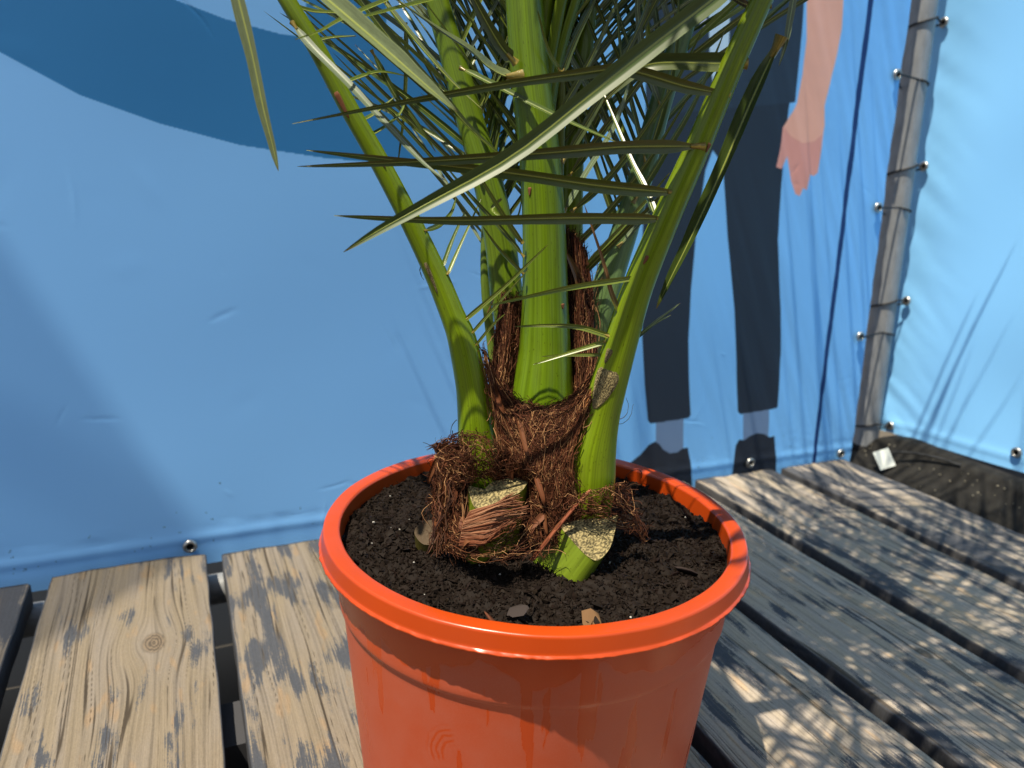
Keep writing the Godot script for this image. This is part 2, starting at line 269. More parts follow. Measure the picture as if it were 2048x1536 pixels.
func tube(bag: Bag, p: Array, r0: float, r1: float, sides := 4, c := Color.WHITE, cap := false) -> void:
	var base := bag.pos.size()
	var n := p.size()
	var up := Vector3(0.31, 0.9, 0.27)
	for i in n:
		var t: Vector3 = (p[mini(i + 1, n - 1)] - p[maxi(i - 1, 0)]).normalized()
		var s := t.cross(up)
		if s.length() < 0.05:
			s = t.cross(Vector3.RIGHT)
		s = s.normalized()
		var q := s.cross(t)
		var r := lerpf(r0, r1, float(i) / maxf(n - 1, 1))
		for k in sides:
			var a := TAU * k / sides
			bag.pos.append(p[i] + (s * cos(a) + q * sin(a)) * r)
			bag.uv.append(Vector2(float(k) / sides, float(i) / n))
			bag.col.append(c)
	for i in n - 1:
		for k in sides:
			var a := base + i * sides + k
			var b := base + i * sides + (k + 1) % sides
			bag.idx.append_array([a, a + sides, b, b, a + sides, b + sides])
	if cap:
		for e in 2:
			var row := base + (n - 1 if e == 1 else 0) * sides
			bag.pos.append(p[n - 1] if e == 1 else p[0])
			bag.uv.append(Vector2.ZERO)
			bag.col.append(c)
			var m := bag.pos.size() - 1
			for k in sides:
				var x := row + k
				var y := row + (k + 1) % sides
				bag.idx.append_array([m, y, x] if e == 0 else [m, x, y])

func bag_mesh(b: Bag) -> ArrayMesh:
	return indexed(b.pos, b.uv, b.col, b.idx)

func lathe(profile: Array, seg: int, wob := 0, nn: FastNoiseLite = null) -> ArrayMesh:   # profile: [radius, y]
	var P := []
	var U := []
	var length := 0.0
	for i in profile.size():
		if i > 0:
			length += Vector2(profile[i][0] - profile[i - 1][0], profile[i][1] - profile[i - 1][1]).length()
		var r := []
		var u := []
		for j in seg + 1:
			var a := TAU * j / seg
			var rr: float = profile[i][0]
			var y: float = profile[i][1]
			if wob == 1:         # moulded rim: slight waviness, torn flash along the lower edge
				if i == 15 or i == 16:
					rr += 0.0006 * nn.get_noise_2d(a * 70.0, 1.0) + 0.0005 * nn.get_noise_2d(a * 9.0, 5.0)
					y -= 0.0009 * maxf(0.0, nn.get_noise_2d(a * 60.0, 9.0)) + 0.0006 * maxf(0.0, nn.get_noise_2d(a * 5.0, 2.0))
				else:
					rr += 0.0003 * nn.get_noise_2d(cos(a) * 3.0, sin(a) * 3.0)
					y += 0.0004 * nn.get_noise_2d(cos(a) * 2.0 + 5.0, sin(a) * 2.0)
			elif wob == 2:       # rough trunk
				rr += 0.005 * nn.get_noise_2d(cos(a) * 5.0 + i, sin(a) * 5.0)
			r.append(Vector3(cos(a) * rr, y, sin(a) * rr))
			u.append(Vector2(float(j) / seg, y / 0.22))
		P.append(r)
		U.append(u)
	return grid_mesh(P, U)

func box(bag: Bag, at: Vector3, size: Vector3) -> void:
	for ax in 3:
		for sg in [-1.0, 1.0]:
			var n := Vector3.ZERO
			n[ax] = sg
			var u := Vector3.ZERO
			u[(ax + 1) % 3] = 1.0
			var w := n.cross(u)
			var base := bag.pos.size()
			for k in [[-1, -1], [1, -1], [1, 1], [-1, 1]]:
				bag.pos.append(at + (n + u * k[0] + w * k[1]) * size * 0.5)
				bag.uv.append(Vector2(k[0], k[1]))
				bag.col.append(Color.WHITE)
			bag.idx.append_array([base, base + 2, base + 1, base, base + 3, base + 2])

# ---------------------------------------------------------------- scene
func _ready() -> void:
	rng.seed = 71
	set_camera_and_light()
	build_ground_and_deck()
	build_left_banner()
	build_right_banner()
	build_poles()
	build_corner_things()
	build_unseen_parasol()
	build_unseen_photographer()
	build_pot()
	build_soil()
	build_palm()

func set_camera_and_light() -> void:
	var cam := Camera3D.new()
	cam.name = "camera"
	add_child(cam)
	var look := Vector3(0.404171, -0.254276, -0.878629)
	var up := Vector3(0.066583, 0.966213, -0.248995)
	cam.transform = Transform3D(Basis(look.cross(up), up, -look), EYE)
	var lens := CameraAttributesPhysical.new()
	lens.frustum_focal_length = 23.047
	lens.frustum_focus_distance = 0.47
	lens.frustum_near = 0.02
	lens.frustum_far = 60.0
	lens.exposure_aperture = 7.5
	cam.attributes = lens
	cam.fov = 55.02
	cam.near = 0.02
	cam.far = 60.0
	cam.current = true
	var sun := DirectionalLight3D.new()
	sun.name = "sun"
	add_child(sun)
	sun.look_at_from_position(Vector3(-0.347, 0.927, 0.140), Vector3.ZERO, Vector3.FORWARD)
	sun.light_energy = 1.6
	sun.light_color = Color(1.0, 0.955, 0.87)
	sun.light_angular_distance = 0.5
	sun.shadow_enabled = true
	var e := Environment.new()
	e.background_mode = Environment.BG_SKY
	var sky := Sky.new()
	var sm := ProceduralSkyMaterial.new()
	sm.sky_top_color = lin(0.52, 0.60, 0.76)
	sm.sky_horizon_color = lin(0.46, 0.56, 0.70)
	sm.sky_curve = 0.18
	sm.ground_bottom_color = lin(0.10, 0.09, 0.08)
	sm.ground_horizon_color = lin(0.35, 0.36, 0.36)
	sm.sun_angle_max = 12.0
	sky.sky_material = sm
	e.sky = sky
	e.background_energy_multiplier = 0.58
	e.tonemap_mode = Environment.TONE_MAPPER_LINEAR
	e.tonemap_exposure = 1.55
	e.sdfgi_enabled = true
	e.ssao_enabled = true
	e.ssil_enabled = true
	var we := WorldEnvironment.new()
	we.name = "environment"
	we.environment = e
	add_child(we)

# ---------------------------------------------------------------- deck
func wood_textures(sd: int, paint: float, knots: Array, warm: float, pale: float) -> StandardMaterial3D:
	var w := 320
	var h := 896
	var col := PackedByteArray()
	col.resize(w * h * 3)
	var hgt := PackedByteArray()
	hgt.resize(w * h)
	var rg := RandomNumberGenerator.new()
	rg.seed = sd
	var n_warp := noise(sd, 1.0, 2)
	var n_grain := noise(sd + 1, 1.0, 3)
	var n_tone := noise(sd + 2, 1.0, 3)
	var n_paint := noise(sd + 3, 1.0, 4)
	var n_crack := noise(sd + 4, 1.0, 2)
	var tan_c := Color(0.190, 0.153, 0.106)
	var grey_c := Color(0.186, 0.158, 0.129)
	var dark_c := Color(0.085, 0.062, 0.040)
	var ochre := Color(0.270, 0.172, 0.086)
	var paint_c := Color(0.050, 0.055, 0.066)
	for y in h:
		var v := float(y) / h          # 1 m long
		for x in w:
			var u := float(x) / w * 0.163
			var s := u + 0.006 * n_warp.get_noise_2d(u * 14.0, v * 2.6)
			var knot := 0.0
			var ring := 0.0
			for k in knots:
				var du: float = u - k[0]
				var dv: float = (v - k[1]) * 0.62
				var d := sqrt(du * du + dv * dv)
				var e := exp(-d * d / (k[2] * k[2] * 5.0))
				s -= du * e * 0.75
				if d < k[2]:
					knot = maxf(knot, 1.0 - d / k[2])
					ring = d / k[2]
			var g1 := n_grain.get_noise_2d(s * 900.0, v * 5.0)
			var g2 := n_grain.get_noise_2d(s * 210.0 + 40.0, v * 2.0)
			var tone := n_tone.get_noise_2d(s * 34.0, v * 4.0)
			var fine := rg.randf_range(-0.5, 0.5)
			var late := smoothstep(0.05, 0.45, g2)
			var c := grey_c.lerp(tan_c, clampf(warm + tone * 0.9, 0.0, 1.0))
			c = c.lerp(ochre, smoothstep(0.32, 0.62, n_tone.get_noise_2d(u * 46.0 + 9.0, v * 11.0)) * 0.45)
			c = c * pale * (1.0 + 0.26 * g1 - 0.26 * late + 0.20 * fine)
			var cr := absf(n_crack.get_noise_2d(s * 105.0, v * 1.5))
			var cm := smoothstep(-0.10, 0.20, n_crack.get_noise_2d(s * 50.0 + 7.0, v * 2.6 + 3.0))
			var crack := (1.0 - smoothstep(0.02, 0.085, cr)) * cm
			if knot > 0.0:
				c = c.lerp(dark_c * (1.3 + 0.9 * sin(ring * 24.0 + g1 * 4.0 + tone * 7.0)), smoothstep(0.0, 0.4, knot) * 0.8)
			c = c.lerp(dark_c * 0.4, crack * 0.9)
			var pn := n_paint.get_noise_2d(u * 26.0, v * 7.0) + 0.20 * g2 - 0.26 * g1 + 0.16 * fine
			pn += 0.10 * smoothstep(0.05, 0.0, minf(u, 0.163 - u))
			var pm := smoothstep(-0.02, 0.06, pn - (0.52 - paint)) * (1.0 - crack * 0.7)
			if x < 6 or x > w - 7:
				pm = maxf(pm, 0.92)         # the edges kept their paint
			var hh := 0.55 + 0.10 * g1 + 0.10 * late + 0.06 * fine - 0.42 * crack - 0.12 * smoothstep(0.0, 0.5, knot) * absf(sin(ring * 13.0))
			if pm > 0.0:
				c = c.lerp(paint_c * (1.0 + 0.35 * fine + 0.15 * g1), pm * 0.95)
				hh = lerpf(hh, 0.66 + 0.03 * g1 + 0.02 * fine, pm * 0.8)
			c = c.linear_to_srgb()
			var o := (y * w + x) * 3
			col[o] = int(clampf(c.r, 0.0, 1.0) * 255.0)
			col[o + 1] = int(clampf(c.g, 0.0, 1.0) * 255.0)
			col[o + 2] = int(clampf(c.b, 0.0, 1.0) * 255.0)
			hgt[y * w + x] = int(clampf(hh, 0.0, 1.0) * 255.0)
	var m := mat(Color.WHITE, 0.82, 0.35)
	m.albedo_texture = img_rgb(w, h, col)
	m.heightmap_enabled = true
	m.heightmap_texture = img_l(w, h, hgt)
	m.heightmap_scale = 0.14
	return m

func plank_mesh(width: float, z0: float, z1: float, thick: float, sd: int) -> ArrayMesh:
	# closed profile swept along z; the far end is ragged
	var n := noise(sd, 1.0, 3)
	var prof := []      # [x, y, u]
	var b := 0.0022
	prof.append([-width / 2, -thick, 0.0])
	prof.append([-width / 2, -thick * 0.5, 0.0])
	prof.append([-width / 2, -b, 0.01])
	prof.append([-width / 2 + b * 0.4, -b * 0.35, 0.015])
	prof.append([-width / 2 + b * 1.4, 0.0, 0.026])
	for k in range(1, 8):
		prof.append([-width / 2 + width * k / 8.0, 0.0, k / 8.0])
	prof.append([width / 2 - b * 1.4, 0.0, 0.974])
	prof.append([width / 2 - b * 0.4, -b * 0.35, 0.985])
	prof.append([width / 2, -b, 0.99])
	prof.append([width / 2, -thick * 0.5, 1.0])
	prof.append([width / 2, -thick, 1.0])
	var P := []
	var U := []
	var rows := 110
	for i in rows + 1:
		var z := lerpf(z0, z1, pow(float(i) / rows, 1.15))
		var pr := []
		var ur := []
		for q in prof:
			var side: float = q[0] / (width / 2)
			var edge := pow(absf(side), 6.0)
			var x: float = q[0] + side * edge * 0.0013 * n.get_noise_2d(z * 9.0, side * 5.0)
			var y: float = q[1]
			if y > -thick * 0.4:
				y += 0.0012 * n.get_noise_2d(z * 5.0, side * 1.6 + 20.0) - 0.0012 * side * side - 0.0012 * edge * maxf(0.0, n.get_noise_2d(z * 24.0, side * 9.0 + 5.0))
			var zz := z
			if i == 0:
				zz += 0.004 * n.get_noise_2d(q[0] * 160.0, 3.0) + 0.003 * n.get_noise_2d(q[0] * 20.0, 8.0)
			pr.append(Vector3(x, y, zz))
			ur.append(Vector2(q[2], (z - z0) / 1.02))
		P.append(pr)
		U.append(ur)
	# far end cap: fold the first row down
	var cap := []
	var cu := []
	for j in prof.size():
		cap.append(Vector3(P[0][j].x, -thick, P[0][j].z + 0.0005))
		cu.append(U[0][j])
	P.push_front(cap)
	U.push_front(cu)
	return grid_mesh(P, U)

func build_ground_and_deck() -> void:
	var gr := PlaneMesh.new()
	gr.size = Vector2(24, 24)
	var gm := mat(lin(0.11, 0.095, 0.075), 0.95, 0.2)
	var ground := part("ground", gr, gm, self, Vector3(0, -0.16, 0))
	ground.set_meta("kind", "structure")
	ground.set_meta("label", "dark bare ground under the plank deck")
	var deck := Node3D.new()
	deck.name = "wooden_deck"
	add_child(deck)
	deck.set_meta("kind", "structure")
	deck.set_meta("label", "weathered plank deck with flaking dark grey paint")
	var pitch := 0.1825
	var x0 := 0.0185          # centre of the gap next to the first bare plank
	var paint := [0.36, 0.60, 0.14, 0.38, 0.26, 0.26, 0.24, 0.36, 0.64]
	var warm := [0.4, 0.4, 0.72, 0.62, 0.45, 0.35, 0.28, 0.32, 0.32]
	var kn := [[], [], [[0.108, 0.175, 0.013]], [], [[0.05, 0.3, 0.012]], [[0.055, 0.62, 0.014], [0.02, 0.42, 0.005]], [[0.11, 0.47, 0.008]], [[0.07, 0.36, 0.009]], []]
	var ends := [-0.9, -0.902, -0.905, -0.898, -0.905, -0.908, -0.912, -0.905, -0.908]
	for i in range(1, 9):
		var cx := x0 + pitch * (i - 3 + 0.5)
		if i < 3:
			cx = x0 + pitch * (i - 2 - 0.5) + (0.0 if i == 2 else -0.003)
		elif i >= 3:
			cx = x0 + pitch * (i - 3 + 0.5)
		var m := wood_textures(100 + i * 17, paint[i], kn[i], warm[i], [1.0, 1.0, 1.0, 1.0, 1.45, 1.9, 1.95, 1.95, 1.8][i])
		var mesh := plank_mesh(0.1645 if i != 8 else 0.150, ends[i], 0.16, 0.028, 40 + i)
		part("plank", mesh, m, deck, Vector3(cx, 0.0 + [0.001, -0.004, 0.0, -0.001, 0.0, 0.001, 0.0, 0.0012, -0.001][i], 0))
	var jm := mat(lin(0.055, 0.055, 0.06), 0.85, 0.2)
	for z in [-0.62, -0.05]:
		var b := Bag.new()
		box(b, Vector3(0.36, -0.095, z), Vector3(1.5, 0.125, 0.06))
		part("joist", bag_mesh(b), jm, deck)

# ---------------------------------------------------------------- banners
func fill_poly(img: Image, poly: Array, col: Color, x0: float, y1: float, ppm: float) -> void:
	var w := img.get_width()
	var h := img.get_height()
	var pts := []
	var lo := 1e9
	var hi := -1e9
	for p in poly:
		var q := Vector2((p[0] - x0) * ppm, (y1 - p[1]) * ppm)
		pts.append(q)
		lo = minf(lo, q.y)
		hi = maxf(hi, q.y)
	for y in range(maxi(0, int(lo)), mini(h, int(hi) + 2)):
		var cut := []
		var yc := y + 0.5
		for k in pts.size():
			var a: Vector2 = pts[k]
			var b: Vector2 = pts[(k + 1) % pts.size()]
			if (a.y <= yc) != (b.y <= yc):
				cut.append(a.x + (yc - a.y) / (b.y - a.y) * (b.x - a.x))
		cut.sort()
		for k in range(0, cut.size() - 1, 2):
			var s: float = maxf(cut[k], 0.0)
			var e: float = minf(cut[k + 1], float(w))
			var si := int(s)
			var ei := int(e)
			if e <= s:
				continue
			if ei > si + 1:
				img.fill_rect(Rect2i(si + 1, y, ei - si - 1, 1), col)
			if si < w:
				img.set_pixel(si, y, img.get_pixel(si, y).lerp(col, 1.0 - (s - si)))
			if ei < w and ei > si:
				img.set_pixel(ei, y, img.get_pixel(ei, y).lerp(col, e - ei))

func crease_map(w: int, h: int) -> ImageTexture:     # packing creases and dents of the vinyl, as height
	var d := PackedByteArray()
	d.resize(w * h)
	d.fill(110)
	var rg := RandomNumberGenerator.new()
	rg.seed = 19
	for k in 60:
		var p := Vector2(rg.randf_range(60, w - 40), rg.randf_range(180, h - 20))
		var a := rg.randf() * TAU
		if rg.randf() < 0.5:
			a = rg.randfn(0.0, 0.15) + (PI / 2 if rg.randf() < 0.45 else 0.0)
		var curl := rg.randfn(0.0, 0.006)
		var n := rg.randi_range(14, 70)
		var amp := rg.randf_range(5.0, 20.0) * (1.0 if rg.randf() < 0.65 else -1.0)
		var wid := rg.randf_range(1.6, 3.4)
		for q in n:
			p += Vector2(cos(a), sin(a))
			a += curl
			var f := sin(PI * q / n)
			var r := int(wid * 2.2)
			for dy in range(-r, r + 1):
				for dx in range(-r, r + 1):
					var x := int(p.x) + dx
					var y := int(p.y) + dy
					if x < 0 or y < 0 or x >= w or y >= h:
						continue
					var g := 110.0 + amp * f * exp(-(dx * dx + dy * dy) / (wid * wid))
					var o := y * w + x
					if absf(g - 110.0) > absf(d[o] - 110.0):
						d[o] = int(clampf(g, 0, 255))
	return img_l(w, h, d)

var BLUE_L := Color(0.215, 0.500, 0.930)

func banner_material() -> StandardMaterial3D:
	var m := mat(Color.WHITE, 0.52, 0.32)
	m.backlight = Color(0.10, 0.13, 0.16)
	return m

func fold_depth(x: float, y: float, n: FastNoiseLite) -> float:
	# diagonal pull folds near the laced edge, slack waves elsewhere
	var t := (x - 0.62) / 0.5
	var a := clampf(t, 0.0, 1.0)
	var along := x * 0.90 + y * 0.42
	var d := a * 0.0020 * n.get_noise_2d(along * 30.0, (y * 0.9 - x * 0.42) * 2.2)
	d += a * 0.0011 * n.get_noise_2d(along * 75.0 + 11.0, (y * 0.9 - x * 0.42) * 3.0)
	d += 0.004 * n.get_noise_2d(x * 1.6 + 3.0, y * 1.4)
	return d

func build_left_banner() -> void:
	var x0 := -0.9
	var x1 := 1.132
	var y0 := -0.026
	var y1 := 1.75
	var ppm := 1000.0
	var tx0 := -0.35
	var ty1 := 0.85
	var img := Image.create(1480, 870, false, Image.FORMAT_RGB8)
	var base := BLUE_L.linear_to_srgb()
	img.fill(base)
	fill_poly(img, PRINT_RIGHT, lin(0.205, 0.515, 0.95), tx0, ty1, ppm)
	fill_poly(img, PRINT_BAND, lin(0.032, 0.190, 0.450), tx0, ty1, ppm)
	var suit := lin(0.022, 0.033, 0.052)
	fill_poly(img, PRINT_JACKET, lin(0.026, 0.043, 0.072), tx0, ty1, ppm)
	fill_poly(img, PRINT_SOCKA, lin(0.15, 0.24, 0.40), tx0, ty1, ppm)
	fill_poly(img, PRINT_SOCKB, lin(0.15, 0.24, 0.40), tx0, ty1, ppm)
	fill_poly(img, PRINT_LEGS, suit, tx0, ty1, ppm)
	fill_poly(img, PRINT_SHOEA, lin(0.020, 0.027, 0.042), tx0, ty1, ppm)
	fill_poly(img, PRINT_SHOEB, lin(0.020, 0.027, 0.042), tx0, ty1, ppm)
	fill_poly(img, PRINT_SHIRT, lin(0.50, 0.68, 0.85), tx0, ty1, ppm)
	fill_poly(img, PRINT_ARM, lin(0.86, 0.44, 0.33), tx0, ty1, ppm)
	fill_poly(img, PRINT_HAND, lin(0.76, 0.34, 0.28), tx0, ty1, ppm)
	fill_poly(img, PRINT_SEAM, lin(0.012, 0.040, 0.150), tx0, ty1, ppm)
	var disc := []
	for k in 20:
		disc.append([PRINT_BUTTON[0] + cos(TAU * k / 20) * 0.0075, PRINT_BUTTON[1] + sin(TAU * k / 20) * 0.0065])
	fill_poly(img, disc, lin(0.48, 0.52, 0.66), tx0, ty1, ppm)
	# specks of dirt near the hem
	for k in 90:
		var sx := int(rng.randf_range(60, 1460))
		var sy := int(870 - 20 - absf(rng.randfn(0.0, 30.0)))
		if sy < 868 and sy > 0:
			var c := img.get_pixel(sx, sy)
			for q in rng.randi_range(1, 4):
				img.set_pixel(clampi(sx + rng.randi_range(-1, 1), 0, 1479), clampi(sy + rng.randi_range(-1, 1), 0, 869), c.lerp(Color(0.08, 0.10, 0.08), rng.randf_range(0.3, 0.8)))
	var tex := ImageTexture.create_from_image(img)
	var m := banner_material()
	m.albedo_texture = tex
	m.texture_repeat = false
	m.heightmap_enabled = true
	m.heightmap_texture = crease_map(1480, 870)
	m.heightmap_scale = 0.35
	var n := noise(31, 1.0, 2)
	var P := []
	var U := []
	var dents := []
	for k in 46:
		dents.append([rng.randf_range(-0.3, 0.75), rng.randf_range(0.03, 0.62), rng.randf_range(0.008, 0.022), rng.randf_range(0, PI), rng.randf_range(-0.0002, 0.0002)])
	var nx := 300
	var ny := 190
	for i in ny + 1:
		var fy := float(i) / ny
		var y := lerpf(y0, y1, pow(fy, 1.5))
		var pr := []
		var ur := []
		for j in nx + 1:
			var x := lerpf(x0, x1 - 0.05 * maxf(y, 0.0), float(j) / nx)
			var d := fold_depth(x, y, n)
			for q in dents:
				var dx: float = x - q[0]
				var dy: float = y - q[1]
				if absf(dx) < 0.05 and absf(dy) < 0.05:
					var ca := cos(q[3])
					var sa := sin(q[3])
					var a: float = (dx * ca + dy * sa) / q[2]
					var b: float = (-dx * sa + dy * ca) / (q[2] * 0.28)
					d += q[4] * exp(-a * a - b * b) * 1.6
			# rolled hem along the bottom
			var hy := (y - 0.012) / 0.006
			d += 0.0011 * exp(-hy * hy)
			if y < 0.03:
				d += 0.0010 * n.get_noise_2d(x * 20.0, 4.0)
			pr.append(Vector3(x, y, -0.925 + d))
			ur.append(Vector2((x - tx0) * ppm / 1480.0, (ty1 - y) * ppm / 870.0))
		P.append(pr)
		U.append(ur)
	# turn the sheet round its edge: a second face 1.2 mm behind
	var b := thing("banner", "wide blue banner printed with a suited figure behind the palm", "banner", Vector3.ZERO, "blue printed banners round the deck corner")
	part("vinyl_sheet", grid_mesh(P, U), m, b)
	grommets(b, [[-0.0081, 0.004, 1], [0.8842, 0.0105, 1], [1.1, 0.0035, 1], [1.0862, 0.6568, 1], [1.0922, 0.4472, 1], [1.1005, 0.2243, 1], [-0.40, 0.005, 1]], Vector3(0, 0, -0.9195), Vector3.BACK)

func grommets(b: Node3D, at: Array, off: Vector3, n: Vector3) -> void:
	var m := mat(lin(0.42, 0.42, 0.40), 0.33, 0.5)
	m.metallic = 0.9
	var hole := mat(lin(0.01, 0.01, 0.01), 0.9, 0.2)
	var ring := lathe([[0.0042, -0.004], [0.0044, 0.001], [0.0055, 0.0022], [0.0072, 0.0018], [0.0086, 0.0004], [0.0088, -0.001]], 24)
	var disc := lathe([[0.0045, -0.0028], [0.0, -0.0028]], 20)
	for g in at:
		var o := part("grommet", ring, m, b)
		o.basis = Basis(Quaternion(Vector3.UP, n))
		o.position = off + (Vector3(g[0], g[1], 0) if n == Vector3.BACK else Vector3(0, g[1], g[0]))
		var h := part("eyelet_hole", disc, hole, o)
		h.position = Vector3.ZERO

func build_right_banner() -> void:
	var m := banner_material()
	m.albedo_color = lin(0.24, 0.57, 0.95)
	var n := noise(77, 1.0, 2)
	var P := []
	var U := []
	for i in 101:
		var fy := pow(i / 100.0, 1.5)
		var pr := []
		var ur := []
		for j in 121:
			var s := j / 120.0
			var ybot := lerpf(0.031, 0.078, s)
			var y := lerpf(ybot, 1.75, fy)
			var z := lerpf(-0.945 - 0.050 * y, 0.25, pow(s, 1.2))
			var d := 0.010 * n.get_noise_2d(z * 1.8, y * 1.6)
			var k := clampf(1.0 - s * 6.0, 0.0, 1.0)
			d += k * 0.003 * n.get_noise_2d(y * 22.0 + z * 14.0, z * 5.0)
			var hy := (y - ybot - 0.02) / 0.005
			d += 0.0016 * exp(-hy * hy)
			pr.append(Vector3(1.222 - d, y, z))
			ur.append(Vector2(z, y))
		P.append(pr)
		U.append(ur)
	var b := thing("banner", "plain light blue banner at right angles to the printed one, beside the steel pole", "banner", Vector3.ZERO, "blue printed banners round the deck corner")
	part("vinyl_sheet", grid_mesh(P, U), m, b)
	grommets(b, [[-0.9553, 0.7562, 1], [-0.9449, 0.5208, 1], [-0.9319, 0.2835, 1], [-0.9195, 0.0466, 1], [-0.687, 0.0743, 1], [-0.44, 0.082, 1]], Vector3(1.2165, 0, 0), Vector3.LEFT)

# ---------------------------------------------------------------- poles and lacing
func steel() -> StandardMaterial3D:
	var m := mat(lin(0.27, 0.28, 0.29), 0.42, 0.6)
	m.metallic = 0.0
	var t := NoiseTexture2D.new()
	t.width = 256
	t.height = 256
	t.seamless = true
	t.noise = noise(8, 0.03, 4)
	var r := Gradient.new()
	r.set_color(0, Color(0.86, 0.86, 0.86))
	r.set_color(1, Color(1, 1, 1))
	t.color_ramp = r
	m.albedo_texture = t
	var t2 := NoiseTexture2D.new()
	t2.width = 256
	t2.height = 256
	t2.seamless = true
	t2.noise = noise(9, 0.02, 3)
	m.roughness_texture = t2
	m.roughness = 0.85
	m.uv1_scale = Vector3(1, 5, 1)
	return m

func rod(p: Vector3, q: Vector3, r: float, sides := 32) -> ArrayMesh:
	var b := Bag.new()
	var pts := []
	for k in 25:
		pts.append(p.lerp(q, k / 24.0))
	tube(b, pts, r, r, sides, Color.WHITE, true)
	return bag_mesh(b)

func build_poles() -> void:
	var s := steel()
	var foot := Vector3(1.204, -0.03, -0.955)
	var head := Vector3(1.112, 1.66, -0.955)
	var pole := thing("scaffold_pole", "upright galvanised steel pole in the corner between the two banners", "pole", foot, "galvanised steel poles")
	part("tube", rod(Vector3.ZERO, head - foot, 0.0225), s, pole)
	var bm := mat(lin(0.012, 0.012, 0.013), 0.75, 0.3)
	var sock := lathe([[0.0, 0.062], [0.0235, 0.062], [0.0275, 0.06], [0.029, 0.054], [0.031, -0.10], [0.05, -0.112], [0.06, -0.128], [0.0, -0.128]], 36)
	part("socket", sock, bm, pole, Vector3(0, -0.03, 0))
	var low := thing("scaffold_pole", "horizontal galvanised steel tube seen through the gaps under the plank ends", "pole", Vector3(0.2, -0.052, -0.905), "galvanised steel poles")
	part("tube", rod(Vector3(-1.1, 0, 0), Vector3(0.93, 0, 0), 0.019), s, low)
	# elastic ties
	var rub := mat(lin(0.012, 0.012, 0.013), 0.55, 0.4)
	var axis := (head - foot).normalized()
	var lefts := [[1.0862, 0.6568], [1.0922, 0.4472], [1.1005, 0.2243]]
	var rights := [[-0.9553, 0.7562], [-0.9449, 0.5208], [-0.9319, 0.2835], [-0.9195, 0.0466]]
	for g in lefts:
		tie(Vector3(g[0], g[1], -0.919), foot, axis, -0.012, false, rub, ["a top", "a middle", "a lower"][lefts.find(g)])
	for g in rights:
		tie(Vector3(1.213, g[1], g[0]), foot, axis, -0.02, true, rub, ["the topmost", "the second highest", "the second lowest", "the lowest"][rights.find(g)])

func tie(a: Vector3, foot: Vector3, axis: Vector3, drop: float, other: bool, m: Material, side: String) -> void:
	# loop from the eyelet round the pole and back, with a small ball end in the eyelet
	var c := foot + axis * ((a.y + drop * 0.5 - foot.y) / axis.y)
	var p := []
	var r := 0.0245
	var from := a + (Vector3(-0.004, 0, 0) if other else Vector3(0, 0, 0.004))
	p.append(a)
	p.append(from)
	var dir := c - a
	dir.y = 0
	var start := atan2(a.z - c.z, a.x - c.x)
	# sweep over the camera-facing side of the pole
	var sw := -1.0 if not other else 1.0
	for k in 13:
		var t := k / 12.0
		var ang := start + sw * (-0.5 - t * 3.6) * -1.0
		p.append(Vector3(c.x + cos(ang) * r, c.y + drop * (t - 0.5) * 1.2, c.z + sin(ang) * r))
	p.append(a + Vector3(0, -0.004, 0))
	var sm := []
	for k in 40:
		sm.append(catmull(p, k / 39.0))
	var b := Bag.new()
	tube(b, sm, 0.0017, 0.0017, 8, Color.WHITE, true)
	var o := part(numbered("bungee_tie"), bag_mesh(b), m, self)
	if other:
		tag(o, "black elastic tie through %s eyelet of the plain banner" % side, "bungee tie", "elastic ties lacing the banners to the pole")
	else:
		tag(o, "black elastic tie through %s side eyelet of the printed banner" % side, "bungee tie", "elastic ties lacing the banners to the pole")

